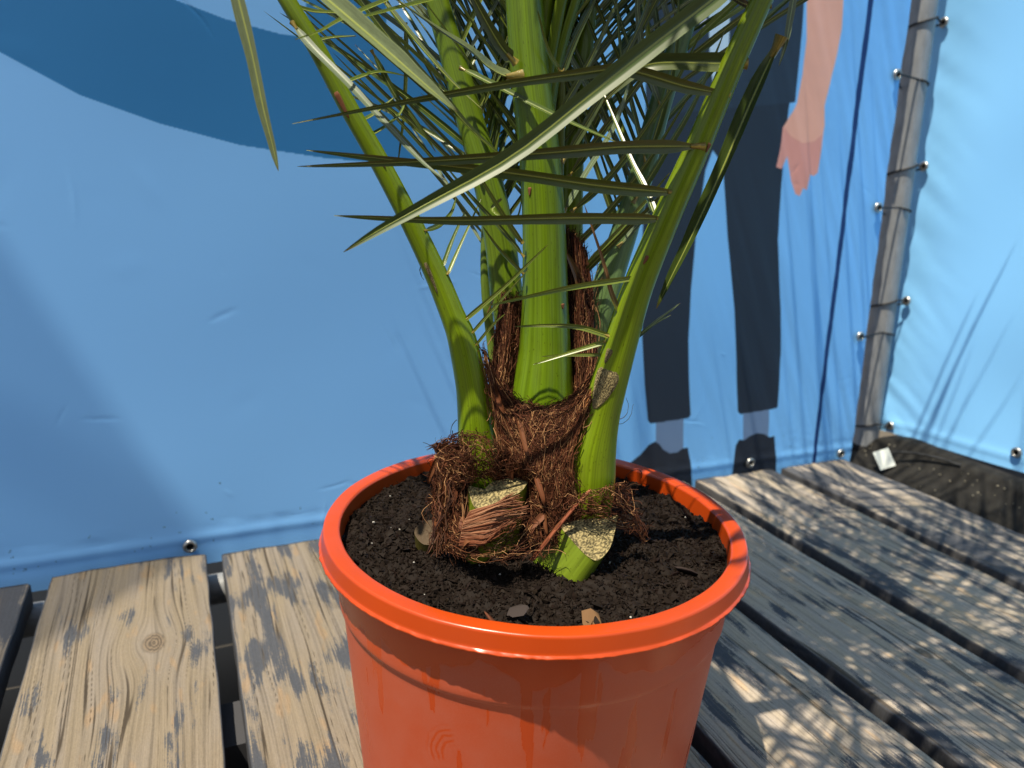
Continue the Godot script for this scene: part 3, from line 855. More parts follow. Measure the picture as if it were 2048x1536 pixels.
func build_corner_things() -> void:
	# ballast block under the plain banner
	var n := noise(91, 1.0, 3)
	var P := []
	var U := []
	var C := []
	for i in 61:
		var t := i / 60.0
		var z := lerpf(-0.985, -0.20, t)
		var top := 0.041 - 0.022 * pow(t, 1.3) * 2.0 * 0.5 - 0.055 * pow(maxf(0.0, 1.0 - t / 0.17), 2.0)
		var pr := []
		var ur := []
		var cr := []
		for q in [[1.105, -0.16], [1.118, -0.06], [1.150, -0.018], [1.178, 0.35], [1.190, 0.72], [1.198, 0.90], [1.208, 0.98], [1.222, 1.0], [1.28, 1.0], [1.36, 0.98], [1.38, -0.16]]:
			var y: float = q[1] if q[1] < 0.0 else -0.018 + (top + 0.018) * q[1]
			pr.append(Vector3(q[0] + 0.003 * n.get_noise_2d(z * 9.0, y * 20.0), y, z))
			ur.append(Vector2(q[0] * 4.0, z * 4.0))
		P.append(pr)
		U.append(ur)
	var bm := mat(lin(0.024, 0.023, 0.022), 0.7, 0.3)
	var bt := NoiseTexture2D.new()
	bt.width = 512
	bt.height = 512
	bt.seamless = true
	bt.noise = noise(93, 0.02, 5)
	var g := Gradient.new()
	g.set_color(0, Color(0.55, 0.54, 0.52))
	g.set_color(1, Color(1, 1, 0.97))
	bt.color_ramp = g
	bm.albedo_texture = bt
	var blk := thing("ballast_block", "dusty black rubber ballast block under the plain light blue banner", "ballast block")
	part("rubber_body", grid_mesh(P, U), bm, blk)
	var sp := Bag.new()
	for k in 60:
		var i := rng.randi_range(4, 50)
		var a: Vector3 = P[i][2 + rng.randi() % 3]
		var b: Vector3 = P[i][3 + rng.randi() % 2]
		var c := a.lerp(b, rng.randf()) + Vector3(-0.0012, 0.0008, rng.randf_range(-0.006, 0.006))
		box(sp, c, Vector3.ONE * rng.randf_range(0.0008, 0.0022))
	var dust := part("grit_specks", bag_mesh(sp), mat(lin(0.30, 0.27, 0.20), 0.9), blk)
	dust.set_meta("kind", "stuff")
	# paper tag standing between the deck edge and the pole
	var pb := Bag.new()
	box(pb, Vector3.ZERO, Vector3(0.028, 0.034, 0.0012))
	var tagm := part(numbered("paper_tag"), bag_mesh(pb), mat(lin(0.62, 0.66, 0.62), 0.8), self, Vector3(1.150, 0.006, -0.868))
	tagm.rotation = Vector3(-0.45, -0.6, 0.42)
	tag(tagm, "small white paper tag at the foot of the steel pole", "tag")
	var cb := Bag.new()
	var cp := []
	for k in 17:
		cp.append(catmull([Vector3(1.150, 0.004, -0.895), Vector3(1.165, 0.018, -0.865), Vector3(1.178, 0.027, -0.83), Vector3(1.186, 0.031, -0.79), Vector3(1.192, 0.030, -0.755)], k / 16.0))
	tube(cb, cp, 0.002, 0.002, 8, Color.WHITE, true)
	tag(part(numbered("cable"), bag_mesh(cb), mat(lin(0.012, 0.012, 0.012), 0.6), self), "short black cable lying along the ballast block by the tag", "cable")

func build_unseen_parasol() -> void:
	# unseen canopy added left of the picture, shaped to shade the printed banner
	var c0 := Vector3(-1.341, 3.61, -0.376)
	var ea := Vector3(-0.50, 0, -0.866).normalized()
	var eb := Vector3(-0.687, 0, 0.727).normalized()
	var mid := c0 + (ea + eb).normalized() * 1.7
	var pts := [c0, c0 + eb * 1.7, mid + (mid - c0 - ea * 1.7), mid + (mid - c0), mid + (mid - c0 - eb * 1.7), c0 + ea * 1.7]
	var t := thing("unseen_parasol", "cream shade net parasol added beside the deck to shade the printed banner", "unseen_parasol", Vector3(mid.x, -0.16, mid.z))
	var b := Bag.new()
	var apex := mid + Vector3(0, 0.5, 0)
	for k in 6:
		var base := b.pos.size()
		for q in [apex, pts[k], pts[(k + 1) % 6]]:
			b.pos.append(q - t.position)
			b.uv.append(Vector2.ZERO)
			b.col.append(Color.WHITE)
		b.idx.append_array([base, base + 1, base + 2])
	var cm := mat(lin(0.62, 0.58, 0.48), 0.9, 0.2)
	cm.transparency = BaseMaterial3D.TRANSPARENCY_ALPHA      # see-through net, so the added shade falls softly
	cm.albedo_color.a = 0.55
	part("canopy", bag_mesh(b), cm, t)
	part("pole", rod(Vector3.ZERO, apex - t.position, 0.02), mat(lin(0.4, 0.4, 0.4), 0.5), t)
	part("base", lathe([[0.0, 0.06], [0.2, 0.05], [0.24, 0.02], [0.24, 0.0], [0.0, 0.0]], 32), mat(lin(0.2, 0.2, 0.2), 0.8), t)
	for k in 6:
		part("rib", rod(apex - t.position, pts[k] - t.position + Vector3(0, 0.004, 0), 0.006, 6), mat(lin(0.4, 0.4, 0.4), 0.5), t)

# ---------------------------------------------------------------- unseen photographer, added to dim the front of pot and palm
# a surface round smoothly joined tapered capsules [a, b, radius a, radius b, colour]
func skin_over(bag: Bag, caps: Array, cell: float, blend: float) -> void:
	var lo := Vector3.ONE * 1e9
	var hi := -lo
	for c in caps:
		var r: float = maxf(c[2], c[3]) + cell * 2.0
		for k in 2:
			lo = lo.min(c[k] - Vector3.ONE * r)
			hi = hi.max(c[k] + Vector3.ONE * r)
	var nx := int((hi.x - lo.x) / cell) + 2
	var ny := int((hi.y - lo.y) / cell) + 2
	var nz := int((hi.z - lo.z) / cell) + 2
	var f := PackedFloat32Array()
	f.resize(nx * ny * nz)
	f.fill(1.0)
	for c in caps:
		var a: Vector3 = c[0]
		var ab: Vector3 = c[1] - a
		var l2 := maxf(ab.length_squared(), 1e-9)
		var pad: float = maxf(c[2], c[3]) + blend * 2.0 + cell * 2.0
		var p0 := (a.min(c[1]) - Vector3.ONE * pad - lo) / cell
		var p1 := (a.max(c[1]) + Vector3.ONE * pad - lo) / cell
		for z in range(maxi(0, int(p0.z)), mini(nz, int(p1.z) + 1)):
			for y in range(maxi(0, int(p0.y)), mini(ny, int(p1.y) + 1)):
				for x in range(maxi(0, int(p0.x)), mini(nx, int(p1.x) + 1)):
					var p := lo + Vector3(x, y, z) * cell
					var t := clampf((p - a).dot(ab) / l2, 0.0, 1.0)
					var d: float = (p - a - ab * t).length() - lerpf(c[2], c[3], t)
					var o := (z * ny + y) * nx + x
					var g := f[o]
					var k := maxf(blend - absf(g - d), 0.0) / blend
					f[o] = minf(g, d) - k * k * blend * 0.25
	var ids := PackedInt32Array()
	ids.resize(nx * ny * nz)
	ids.fill(-1)
	for z in nz - 1:
		for y in ny - 1:
			for x in nx - 1:
				var o := (z * ny + y) * nx + x
				var sum := Vector3.ZERO
				var cnt := 0
				for e in [[0, 0, 0, 1, 0, 0], [0, 1, 0, 1, 1, 0], [0, 0, 1, 1, 0, 1], [0, 1, 1, 1, 1, 1], [0, 0, 0, 0, 1, 0], [1, 0, 0, 1, 1, 0], [0, 0, 1, 0, 1, 1], [1, 0, 1, 1, 1, 1], [0, 0, 0, 0, 0, 1], [1, 0, 0, 1, 0, 1], [0, 1, 0, 0, 1, 1], [1, 1, 0, 1, 1, 1]]:
					var u := f[o + (e[2] * ny + e[1]) * nx + e[0]]
					var v := f[o + (e[5] * ny + e[4]) * nx + e[3]]
					if (u < 0.0) != (v < 0.0):
						sum += Vector3(e[0], e[1], e[2]).lerp(Vector3(e[3], e[4], e[5]), u / (u - v))
						cnt += 1
				if cnt > 0:
					var p := lo + (Vector3(x, y, z) + sum / cnt) * cell
					ids[o] = bag.pos.size()
					bag.pos.append(p)
					bag.uv.append(Vector2.ZERO)
					var best := 1e9
					var col := Color.WHITE
					for c in caps:
						var ab: Vector3 = c[1] - c[0]
						var t := clampf((p - c[0]).dot(ab) / maxf(ab.length_squared(), 1e-9), 0.0, 1.0)
						var d: float = (p - c[0] - ab * t).length() - lerpf(c[2], c[3], t)
						if d < best:
							best = d
							col = c[4]
					bag.col.append(col)
	for z in range(1, nz - 1):
		for y in range(1, ny - 1):
			for x in range(1, nx - 1):
				var o := (z * ny + y) * nx + x
				for ax in 3:
					var step: int = [1, nx, nx * ny][ax]
					var s1: int = [nx, nx * ny, 1][ax]
					var s2: int = [nx * ny, 1, nx][ax]
					if (f[o] < 0.0) != (f[o + step] < 0.0):
						var q := [ids[o], ids[o - s1], ids[o - s1 - s2], ids[o - s2]]
						if q.min() < 0:
							continue
						if f[o] < 0.0:
							bag.idx.append_array([q[0], q[2], q[1], q[0], q[3], q[2]])
						else:
							bag.idx.append_array([q[0], q[1], q[2], q[0], q[2], q[3]])

func build_unseen_photographer() -> void:
	var right := Vector3(0.912257, 0.042135, 0.407446)
	var back := Vector3(-0.404171, 0.254276, 0.878629)
	var up := Vector3(0.066583, 0.966213, -0.248995)
	var man := thing("unseen_person", "person crouching behind the lens, added in dark clothes to darken the pot front", "unseen_person", Vector3(-0.22, -0.16, 0.5))
	var base := man.position
	var cloth := Color(0.020, 0.022, 0.028)
	var jean := Color(0.030, 0.045, 0.085)
	var skin := Color(0.42, 0.24, 0.17)
	var shoe := Color(0.02, 0.02, 0.02)
	var fl := Vector3(0.418, 0, -0.9085)      # level direction of view
	var rt := Vector3(0.9085, 0, 0.418)
	var hip := Vector3(-0.27, 0.16, 0.62)
	var chest := hip + Vector3(0, 0.40, 0) + fl * 0.13
	var neck := chest + Vector3(0, 0.20, 0) + fl * 0.02
	var head := neck + Vector3(0, 0.15, 0) + fl * 0.05
	var caps := [[hip, hip + Vector3(0, 0.2, 0) + fl * 0.05, 0.15, 0.145, cloth], [hip + Vector3(0, 0.2, 0) + fl * 0.05, chest, 0.145, 0.16, cloth], [chest - rt * 0.15, chest + rt * 0.15, 0.085, 0.085, cloth], [chest, neck, 0.13, 0.06, cloth], [neck, head - Vector3(0, 0.05, 0), 0.055, 0.055, skin]]
	var fine := [[head - Vector3(0, 0.045, 0) + fl * 0.02, head + Vector3(0, 0.035, 0), 0.062, 0.088, skin], [head + Vector3(0, 0.05, 0) - fl * 0.02, head + Vector3(0, 0.02, 0) - fl * 0.04, 0.09, 0.085, Color(0.03, 0.02, 0.015)], [head + fl * 0.088, head + fl * 0.102 - Vector3(0, 0.022, 0), 0.008, 0.013, skin], [head + rt * 0.082 - Vector3(0, 0.01, 0), head + rt * 0.085 + Vector3(0, 0.012, 0), 0.012, 0.014, skin], [head - rt * 0.082 - Vector3(0, 0.01, 0), head - rt * 0.085 + Vector3(0, 0.012, 0), 0.012, 0.014, skin], [head + fl * 0.082 - Vector3(0, 0.055, 0) - rt * 0.02, head + fl * 0.082 - Vector3(0, 0.055, 0) + rt * 0.02, 0.007, 0.007, Color(0.35, 0.14, 0.11)]]
	for s in [-1.0, 1.0]:
		fine.append([head + fl * 0.084 + rt * s * 0.032 + Vector3(0, 0.004, 0), head + fl * 0.085 + rt * s * 0.034 + Vector3(0, 0.004, 0), 0.008, 0.008, Color(0.05, 0.04, 0.035)])
	var phone := EYE + back * 0.0075 + right * 0.045 - up * 0.012
	var hb := Bag.new()
	for s in [-1.0, 1.0]:
		var sh: Vector3 = chest + rt * s * 0.2 + Vector3(0, 0.03, 0)
		var grip: Vector3 = phone + right * s * 0.072 + back * 0.03 - up * 0.03
		var elbow: Vector3 = sh.lerp(grip, 0.45) + Vector3(0, -0.14, 0) + rt * s * 0.08
		caps.append([sh, elbow, 0.06, 0.048, cloth])
		caps.append([elbow, grip + back * 0.06 - up * 0.03, 0.047, 0.03, cloth])
		var knee: Vector3 = hip + fl * 0.36 + rt * s * 0.22 + Vector3(0, 0.17, 0)
		var ankle: Vector3 = hip + fl * 0.12 + rt * s * 0.2 + Vector3(0, -0.25, 0)
		caps.append([hip + rt * s * 0.1, knee, 0.095, 0.065, jean])
		caps.append([knee, ankle, 0.062, 0.042, jean])
		caps.append([ankle - Vector3(0, 0.03, 0) - fl * 0.04, ankle - Vector3(0, 0.033, 0) + fl * 0.16, 0.04, 0.034, shoe])
		# hand: palm behind the phone's end, fingers over its front edge away from the lens, thumb behind
		var palm := [[grip + back * 0.05 - up * 0.03, grip + back * 0.005, 0.026, 0.03, skin]]
		for k in 4:
			var h0: Vector3 = grip + up * (0.028 - 0.019 * k)
			var out: Vector3 = right * s * (0.022 + 0.003 * (1 - absf(k - 1)))
			palm.append([h0, h0 + out - back * 0.015, 0.0098, 0.009, skin])
			palm.append([h0 + out - back * 0.015, h0 + out * 0.7 - back * 0.025, 0.009, 0.008, skin])
		palm.append([grip + up * 0.01 - right * s * 0.01, grip + up * 0.045 - right * s * 0.022 + back * 0.0, 0.012, 0.0095, skin])
		skin_over(hb, palm, 0.005, 0.006)
	var bag := Bag.new()
	skin_over(bag, caps, 0.02, 0.05)
	skin_over(bag, fine, 0.009, 0.014)
	for k in hb.pos.size():
		bag.pos.append(hb.pos[k])
		bag.uv.append(Vector2.ZERO)
		bag.col.append(hb.col[k])
	var shift := bag.pos.size() - hb.pos.size()
	for k in hb.idx:
		bag.idx.append(k + shift)
	for k in bag.pos.size():
		bag.pos[k] -= base
	var m := mat(Color.WHITE, 0.8, 0.3)
	m.vertex_color_use_as_albedo = true
	part("body", bag_mesh(bag), m, man)
	var pb := Bag.new()
	box(pb, Vector3.ZERO, Vector3(0.15, 0.074, 0.008))
	var ph := part(numbered("phone"), bag_mesh(pb), mat(lin(0.02, 0.02, 0.022), 0.25), self)
	ph.transform = Transform3D(Basis(right, up, back), phone)
	tag(ph, "black phone held up by the crouching person", "phone")

# ---------------------------------------------------------------- pot and soil
func build_pot() -> void:
	var pot := thing("plant_pot", "glossy orange plastic pot with a thick rolled rim and dusty sides", "plant pot", AXIS)
	var w := 1536
	var h := 384
	var col := PackedByteArray()
	col.resize(w * h * 3)
	var rgh := PackedByteArray()
	rgh.resize(w * h)
	var n1 := noise(51, 0.9, 3)
	var n2 := noise(52, 1.0, 4)
	var base := Color(0.48, 0.056, 0.005)
	var dust := Color(0.43, 0.17, 0.125)
	# centre along the wall (m), height, inner and outer radius, direction, half angle
	var wipes := [[0.330, 0.075, 0.010, 0.045, -2.6, 0.9], [0.285, 0.030, 0.030, 0.085, 1.7, 0.6], [0.262, 0.090, 0.012, 0.040, -1.9, 0.7], [0.222, 0.055, 0.020, 0.050, 2.4, 0.7], [0.318, 0.120, 0.008, 0.026, 0.4, 1.0]]
	for y in h:
		var hv := 0.22 * (1.0 - float(y) / h)      # height above the deck
		for x in w:
			var a := TAU * x / w
			var arc := a * 0.137
			# dried film of dust, wiped away in drips and finger marks
			var f := 0.52 + 0.28 * n2.get_noise_2d(arc * 26.0, hv * 30.0)
			var speck := n1.get_noise_2d(x * 0.42, y * 0.6)
			f += 0.75 * maxf(0.0, speck - 0.08)
			var runoff := n2.get_noise_2d(arc * 42.0 + 50.0, hv * 5.0)
			var level := 0.185 + 0.022 * n2.get_noise_2d(arc * 14.0, 7.0)
			f *= smoothstep(level, level - 0.002, hv)
			f *= 1.0 - smoothstep(0.36, 0.375, runoff)
			for q in wipes:         # finger swirls rubbed into the film: bands of fine arcs
				var dx: float = arc - q[0]
				var dy: float = hv - q[1]
				if absf(dx) > 0.1 or absf(dy) > 0.1:
					continue
				var rad := sqrt(dx * dx + dy * dy)
				if rad < q[2] or rad > q[3]:
					continue
				var turn := absf(wrapf(atan2(dy, dx) - q[4], -PI, PI))
				var inside := smoothstep(q[5], q[5] - 0.25, turn) * smoothstep(q[2], q[2] + 0.004, rad) * smoothstep(q[3], q[3] - 0.006, rad)
				f *= 1.0 - 0.9 * inside * smoothstep(0.0, 0.5, sin(rad * 1650.0 + 2.0 * n2.get_noise_2d(arc * 90.0, hv * 90.0)))
			f = clampf(f, 0.0, 1.0)
			var c := base.lerp(dust, f * 0.42)
			c = c * (1.0 + 0.05 * speck)
			c = c.linear_to_srgb()
			var o := (y * w + x) * 3
			col[o] = int(clampf(c.r, 0, 1) * 255)
			col[o + 1] = int(clampf(c.g, 0, 1) * 255)
			col[o + 2] = int(clampf(c.b, 0, 1) * 255)
			rgh[y * w + x] = int(255.0 * clampf(0.26 + 0.35 * f, 0, 1))
	var m := mat(Color.WHITE, 1.0, 0.5)
	m.albedo_texture = img_rgb(w, h, col)
	m.roughness_texture = img_l(w, h, rgh)
	var prof := []
	for q in [[0.0, 0.004], [0.112, 0.0], [0.1195, 0.001], [0.1215, 0.004]]:
		prof.append(q)
	for k in range(1, 30):
		var y := 0.006 + 0.158 * k / 29.0
		prof.append([0.1222 + 0.094 * y, y])
	prof.append_array([[0.1386, 0.1655], [0.1396, 0.167], [0.1402, 0.169], [0.1404, 0.172], [0.1415, 0.186], [0.1425, 0.198], [0.1428, 0.2062]])
	# texture coordinates: v runs down from the rim
	var body := lathe(prof, 160)
	var mdt := body.surface_get_arrays(0)
	var uvs: PackedVector2Array = mdt[Mesh.ARRAY_TEX_UV]
	var vs: PackedVector3Array = mdt[Mesh.ARRAY_VERTEX]
	for k in uvs.size():
		uvs[k] = Vector2(uvs[k].x, 1.0 - vs[k].y / 0.22)
	mdt[Mesh.ARRAY_TEX_UV] = uvs
	var am := ArrayMesh.new()
	am.add_surface_from_arrays(Mesh.PRIMITIVE_TRIANGLES, mdt)
	part("wall", am, m, pot)
	var rm := mat(lin(0.48, 0.056, 0.005), 0.28, 0.5)
	var rt := NoiseTexture2D.new()
	rt.width = 512
	rt.height = 64
	rt.seamless = true
	rt.noise = noise(61, 0.012, 4)
	var rr := Gradient.new()
	rr.set_color(0, Color(0.93, 0.93, 0.93))
	rr.set_color(1, Color(1, 1, 1))
	rt.color_ramp = rr
	rm.albedo_texture = rt
	var nn := noise(63, 1.0, 3)
	var rimprof := [[0.1375, 0.185], [0.1378, 0.205], [0.1382, 0.2178], [0.1387, 0.2192], [0.1396, 0.2199], [0.1402, 0.2201], [0.1440, 0.2204], [0.1484, 0.2203], [0.1490, 0.2202], [0.1497, 0.2197], [0.1500, 0.2190], [0.1502, 0.2184], [0.1512, 0.2110], [0.1514, 0.2098], [0.1518, 0.2092], [0.1528, 0.2087], [0.1531, 0.2079], [0.1524, 0.2074], [0.1505, 0.2076], [0.1428, 0.2078]]
	var rim := lathe(rimprof, 360, 1, nn)
	part("rim", rim, rm, pot)

func soil_height(x: float, z: float, n: FastNoiseLite, n2: FastNoiseLite) -> float:
	var r := Vector2(x, z).length()
	return 0.2075 + 0.006 * smoothstep(0.12, 0.04, r) + 0.0056 * n.get_noise_2d(x * 38.0, z * 38.0) + 0.0024 * n2.get_noise_2d(x * 260.0, z * 260.0)

func clod(r: float, rg: RandomNumberGenerator) -> ArrayMesh:
	var ico := SphereMesh.new()
	ico.radius = r
	ico.height = 2.0 * r
	ico.radial_segments = 7
	ico.rings = 4
	var a := ico.get_mesh_arrays()
	var v: PackedVector3Array = a[Mesh.ARRAY_VERTEX]
	var n := noise(rg.randi() % 1000, 1.0, 2)
	for k in v.size():
		var d := v[k].normalized()
		v[k] = v[k] * (1.0 + 0.75 * n.get_noise_3d(d.x * 1.4, d.y * 1.4, d.z * 1.4))
	return indexed(v, a[Mesh.ARRAY_TEX_UV], PackedColorArray(), a[Mesh.ARRAY_INDEX])

func build_soil() -> void:
	var soil := thing("potting_soil", "dark crumbly potting soil filling the orange pot", "soil", AXIS)
	soil.set_meta("kind", "stuff")
	var n := noise(11, 1.0, 4)
	var n2 := noise(12, 1.0, 3)
	var sm := mat(lin(0.0128, 0.0084, 0.0060), 0.70, 0.24)
	sm.vertex_color_use_as_albedo = true
	var P := []
	var U := []
	var C := []
	for i in 81:
		var r := 0.1385 * i / 80.0
		var p := []
		var u := []
		var c := []
		for j in 241:
			var a := TAU * j / 240.0
			var x := cos(a) * r
			var z := sin(a) * r
			p.append(Vector3(x, soil_height(x, z, n, n2), z))
			u.append(Vector2(x, z))
			var k := 0.8 + 0.5 * n2.get_noise_2d(x * 300.0, z * 300.0)
			c.append(Color(k, k, k))
		P.append(p)
		U.append(u)
		C.append(c)
	part("soil_surface", grid_mesh(P, U, C), sm, soil).set_meta("kind", "stuff")
	# crumbs, as copies of a few clod shapes
	var rg := RandomNumberGenerator.new()
	rg.seed = 5
	var kinds := [[0.0008, 15000], [0.0013, 5500], [0.0026, 450]]
	var crumbs := Bag.new()
	for kd in kinds:
		for k in kd[1]:
			var r := 0.1365 * sqrt(rg.randf())
			var a := rg.randf() * TAU
			var c := Vector3(cos(a) * r, 0, sin(a) * r)
			c.y = soil_height(c.x, c.z, n, n2) + kd[0] * 0.25
			var b := Basis.from_euler(Vector3(rg.randf() * TAU, rg.randf() * TAU, rg.randf() * TAU))
			var g := rg.randf_range(0.5, 1.6)
			var col := Color(g * rg.randf_range(0.95, 1.3), g, g * rg.randf_range(0.8, 1.05))
			var vs := []
			for v in [Vector3.RIGHT, Vector3.LEFT, Vector3.UP, Vector3.DOWN, Vector3.BACK, Vector3.FORWARD]:
				vs.append(c + b * (v * Vector3(1.5, 0.55, 1.0) * kd[0] * rg.randf_range(0.5, 1.6)))
			for f in [[0, 2, 4], [4, 2, 1], [1, 2, 5], [5, 2, 0], [0, 4, 3], [4, 1, 3], [1, 5, 3], [5, 0, 3]]:
				var at := crumbs.pos.size()
				for q in [f[0], f[2], f[1]]:
					crumbs.pos.append(vs[q])
					crumbs.uv.append(Vector2.ZERO)
					crumbs.col.append(col)
				crumbs.idx.append_array([at, at + 1, at + 2])
	part("soil_crumbs", bag_mesh(crumbs), sm, soil).set_meta("kind", "stuff")
	# wood slivers, bark scraps and rootlets mixed into the soil
	var bag := Bag.new()
	for k in 360:
		var r := 0.133 * sqrt(rg.randf())
		var a := rg.randf() * TAU
		var o := Vector3(cos(a) * r, 0, sin(a) * r)
		o.y = soil_height(o.x, o.z, n, n2) + 0.0016
		var d := Vector3(rg.randfn(), rg.randfn() * 0.25, rg.randfn()).normalized()
		var l := rg.randf_range(0.003, 0.012)
		var bend := Vector3(rg.randfn(), absf(rg.randfn()) * 0.5, rg.randfn()) * l * 0.18
		var tone := rg.randf()
		var c := Color(0.9, 0.6, 0.42) * rg.randf_range(0.5, 3.5)
		if tone > 0.9:
			c = Color(22, 17, 10)
		elif tone > 0.75:
			c = Color(6.0, 3.4, 2.0)
		var rad := rg.randf_range(0.0002, 0.0006)
		tube(bag, [o - d * l * 0.5, o + bend, o + d * l * 0.5], rad, rad * 0.6, 4, c)
	for k in 26:
		var r := 0.125 * sqrt(rg.randf())
		var a := rg.randf() * TAU
		var at := Vector3(cos(a) * r, 0, sin(a) * r)
		var dir := Vector3(rg.randfn(), 0, rg.randfn()).normalized()
		var p := []
		for q in 9:
			at += dir * rg.randf_range(0.0015, 0.0035)
			dir = dir.rotated(Vector3.UP, rg.randfn(0.0, 0.45))
			at.y = soil_height(at.x, at.z, n, n2) + 0.0022 + 0.0012 * sin(q * 1.3)
			if Vector2(at.x, at.z).length() < 0.134:
				p.append(at)
		if p.size() > 3:
			tube(bag, p, 0.0004, 0.00015, 5, Color(11, 8, 5) * rg.randf_range(0.5, 1.6))
	part("root_bits", bag_mesh(bag), sm, soil).set_meta("kind", "stuff")
	var pb := MultiMesh.new()
	pb.transform_format = MultiMesh.TRANSFORM_3D
	pb.mesh = clod(0.0008, rg)
	pb.instance_count = 30
	for k in 30:
		var r := 0.135 * sqrt(rg.randf())
		var a := rg.randf() * TAU
		var x := cos(a) * r
		var z := sin(a) * r
		pb.set_instance_transform(k, Transform3D(Basis.from_euler(Vector3(rg.randf() * 6, rg.randf() * 6, 0)).scaled(Vector3.ONE * rg.randf_range(0.4, 1.2)), Vector3(x, soil_height(x, z, n, n2) + 0.0012, z)))
	var pi := MultiMeshInstance3D.new()
	pi.name = "perlite_grains"
	pi.multimesh = pb
	pi.material_override = mat(lin(0.45, 0.43, 0.38), 0.8)
	pi.set_meta("kind", "stuff")
	soil.add_child(pi, true)
	# larger scraps that can be told apart
	var scraps := [[0.168, -0.342, 0.0085, 0.3, Color(0.045, 0.036, 0.033), "dark grey bark flake lying on the soil at the front of the pot"],
		[0.205, -0.323, 0.0095, 1.2, Color(0.15, 0.085, 0.042), "tan curled husk flake lying on the soil below the cut stub"],
		[0.152, -0.345, 0.0065, 2.2, Color(0.12, 0.045, 0.025), "small red brown bark flake on the soil near the rim"],
		[0.295, -0.352, 0.009, 2.7, Color(0.035, 0.026, 0.024), "blackish bark chip on the soil under the leaning right frond"]]
	for s in scraps:
		var bg := Bag.new()
		var nv := 7
		for lay in 2:
			for k in nv:
				var a := TAU * k / nv
				var rr: float = s[2] * rg.randf_range(0.6, 1.05)
				bg.pos.append(Vector3(cos(a) * rr, 0.0016 * (1 - lay) + 0.0025 * sin(a + s[3]), sin(a) * rr * 0.7))
				bg.uv.append(Vector2.ZERO)
				bg.col.append(Color.WHITE)
		for k in nv:
			var q := (k + 1) % nv
			bg.idx.append_array([k, q, nv + k, q, nv + q, nv + k])
			if k > 0 and k < nv - 1:
				bg.idx.append_array([0, k + 1, k, nv, nv + k, nv + k + 1])
		var o := part(numbered("bark_flake"), bag_mesh(bg), mat((s[4] as Color).linear_to_srgb(), 0.9, 0.15), self, Vector3(s[0], soil_height(s[0] - AXIS.x, s[1] - AXIS.z, n, n2) + 0.0026, s[1]))
		o.rotation = Vector3(0.25, s[3], 0.12)
		tag(o, s[5], "bark flake", "loose flakes on the potting soil")

# ---------------------------------------------------------------- palm
var singles := 0          # leaflets built one by one so far
var leaf_m: StandardMaterial3D
var stalk_m: StandardMaterial3D
var fibre_m: StandardMaterial3D

func palm_materials() -> void:
	# leaflet: lengthwise veins
	var w := 64
	var h := 256
	var d := PackedByteArray()
	d.resize(w * h * 3)
	var n := noise(201, 1.0, 3)
	for y in h:
		for x in w:
			var u := float(x) / w
			var vein := 0.80 + 0.30 * n.get_noise_2d(u * 60.0, y * 0.012) + 0.16 * n.get_noise_2d(u * 9.0, y * 0.05)
			vein = clampf(vein, 0.3, 1.2) * 0.52
			var rib := exp(-pow((u - 0.5) / 0.045, 2.0)) + 0.40 * exp(-pow(minf(u, 1.0 - u) / 0.035, 2.0))
			var c := Color(vein, vein, vein * 0.95).lerp(Color(1.0, 0.98, 0.80), clampf(rib, 0.0, 1.0) * 0.85)
			c = c.linear_to_srgb()
			var o := (y * w + x) * 3
			d[o] = int(c.r * 255)
			d[o + 1] = int(c.g * 255)
			d[o + 2] = int(c.b * 255)
	leaf_m = mat(Color.WHITE, 0.32, 0.5)
	leaf_m.albedo_texture = img_rgb(w, h, d)
	leaf_m.vertex_color_use_as_albedo = true
	leaf_m.backlight = Color(0.42, 0.60, 0.10)
	# stalk: fine streaks, scurf and scars
	w = 256
	h = 512
	d = PackedByteArray()
	d.resize(w * h * 3)
	var n2 := noise(205, 1.0, 4)
	for y in h:
		for x in w:
			var u := float(x) / w
			var v := float(y) / h
			var st := 0.80 + 0.30 * n.get_noise_2d(u * 60.0, v * 1.6) + 0.22 * n2.get_noise_2d(u * 9.0, v * 2.0)
			var c := Color(st, st, st * 0.9)
			var bl := smoothstep(0.30, 0.55, n2.get_noise_2d(u * 12.0 + 30.0, v * 14.0))
			c = c.lerp(Color(0.72, 0.66, 0.85) * st, bl * 0.35)
			var spot := smoothstep(0.56, 0.62, n2.get_noise_2d(u * 46.0 + 80.0, v * 80.0))
			c = c.lerp(Color(0.32, 0.22, 0.2), spot * 0.8)
			c = Color(clampf(c.r, 0, 1), clampf(c.g, 0, 1), clampf(c.b, 0, 1)).linear_to_srgb()
			var o := (y * w + x) * 3
			d[o] = int(c.r * 255)
			d[o + 1] = int(c.g * 255)
			d[o + 2] = int(c.b * 255)
	stalk_m = mat(Color.WHITE, 0.28, 0.42)
	stalk_m.albedo_texture = img_rgb(w, h, d)
	stalk_m.vertex_color_use_as_albedo = true
	fibre_m = mat(Color.WHITE, 0.6, 0.25)
	fibre_m.vertex_color_use_as_albedo = true

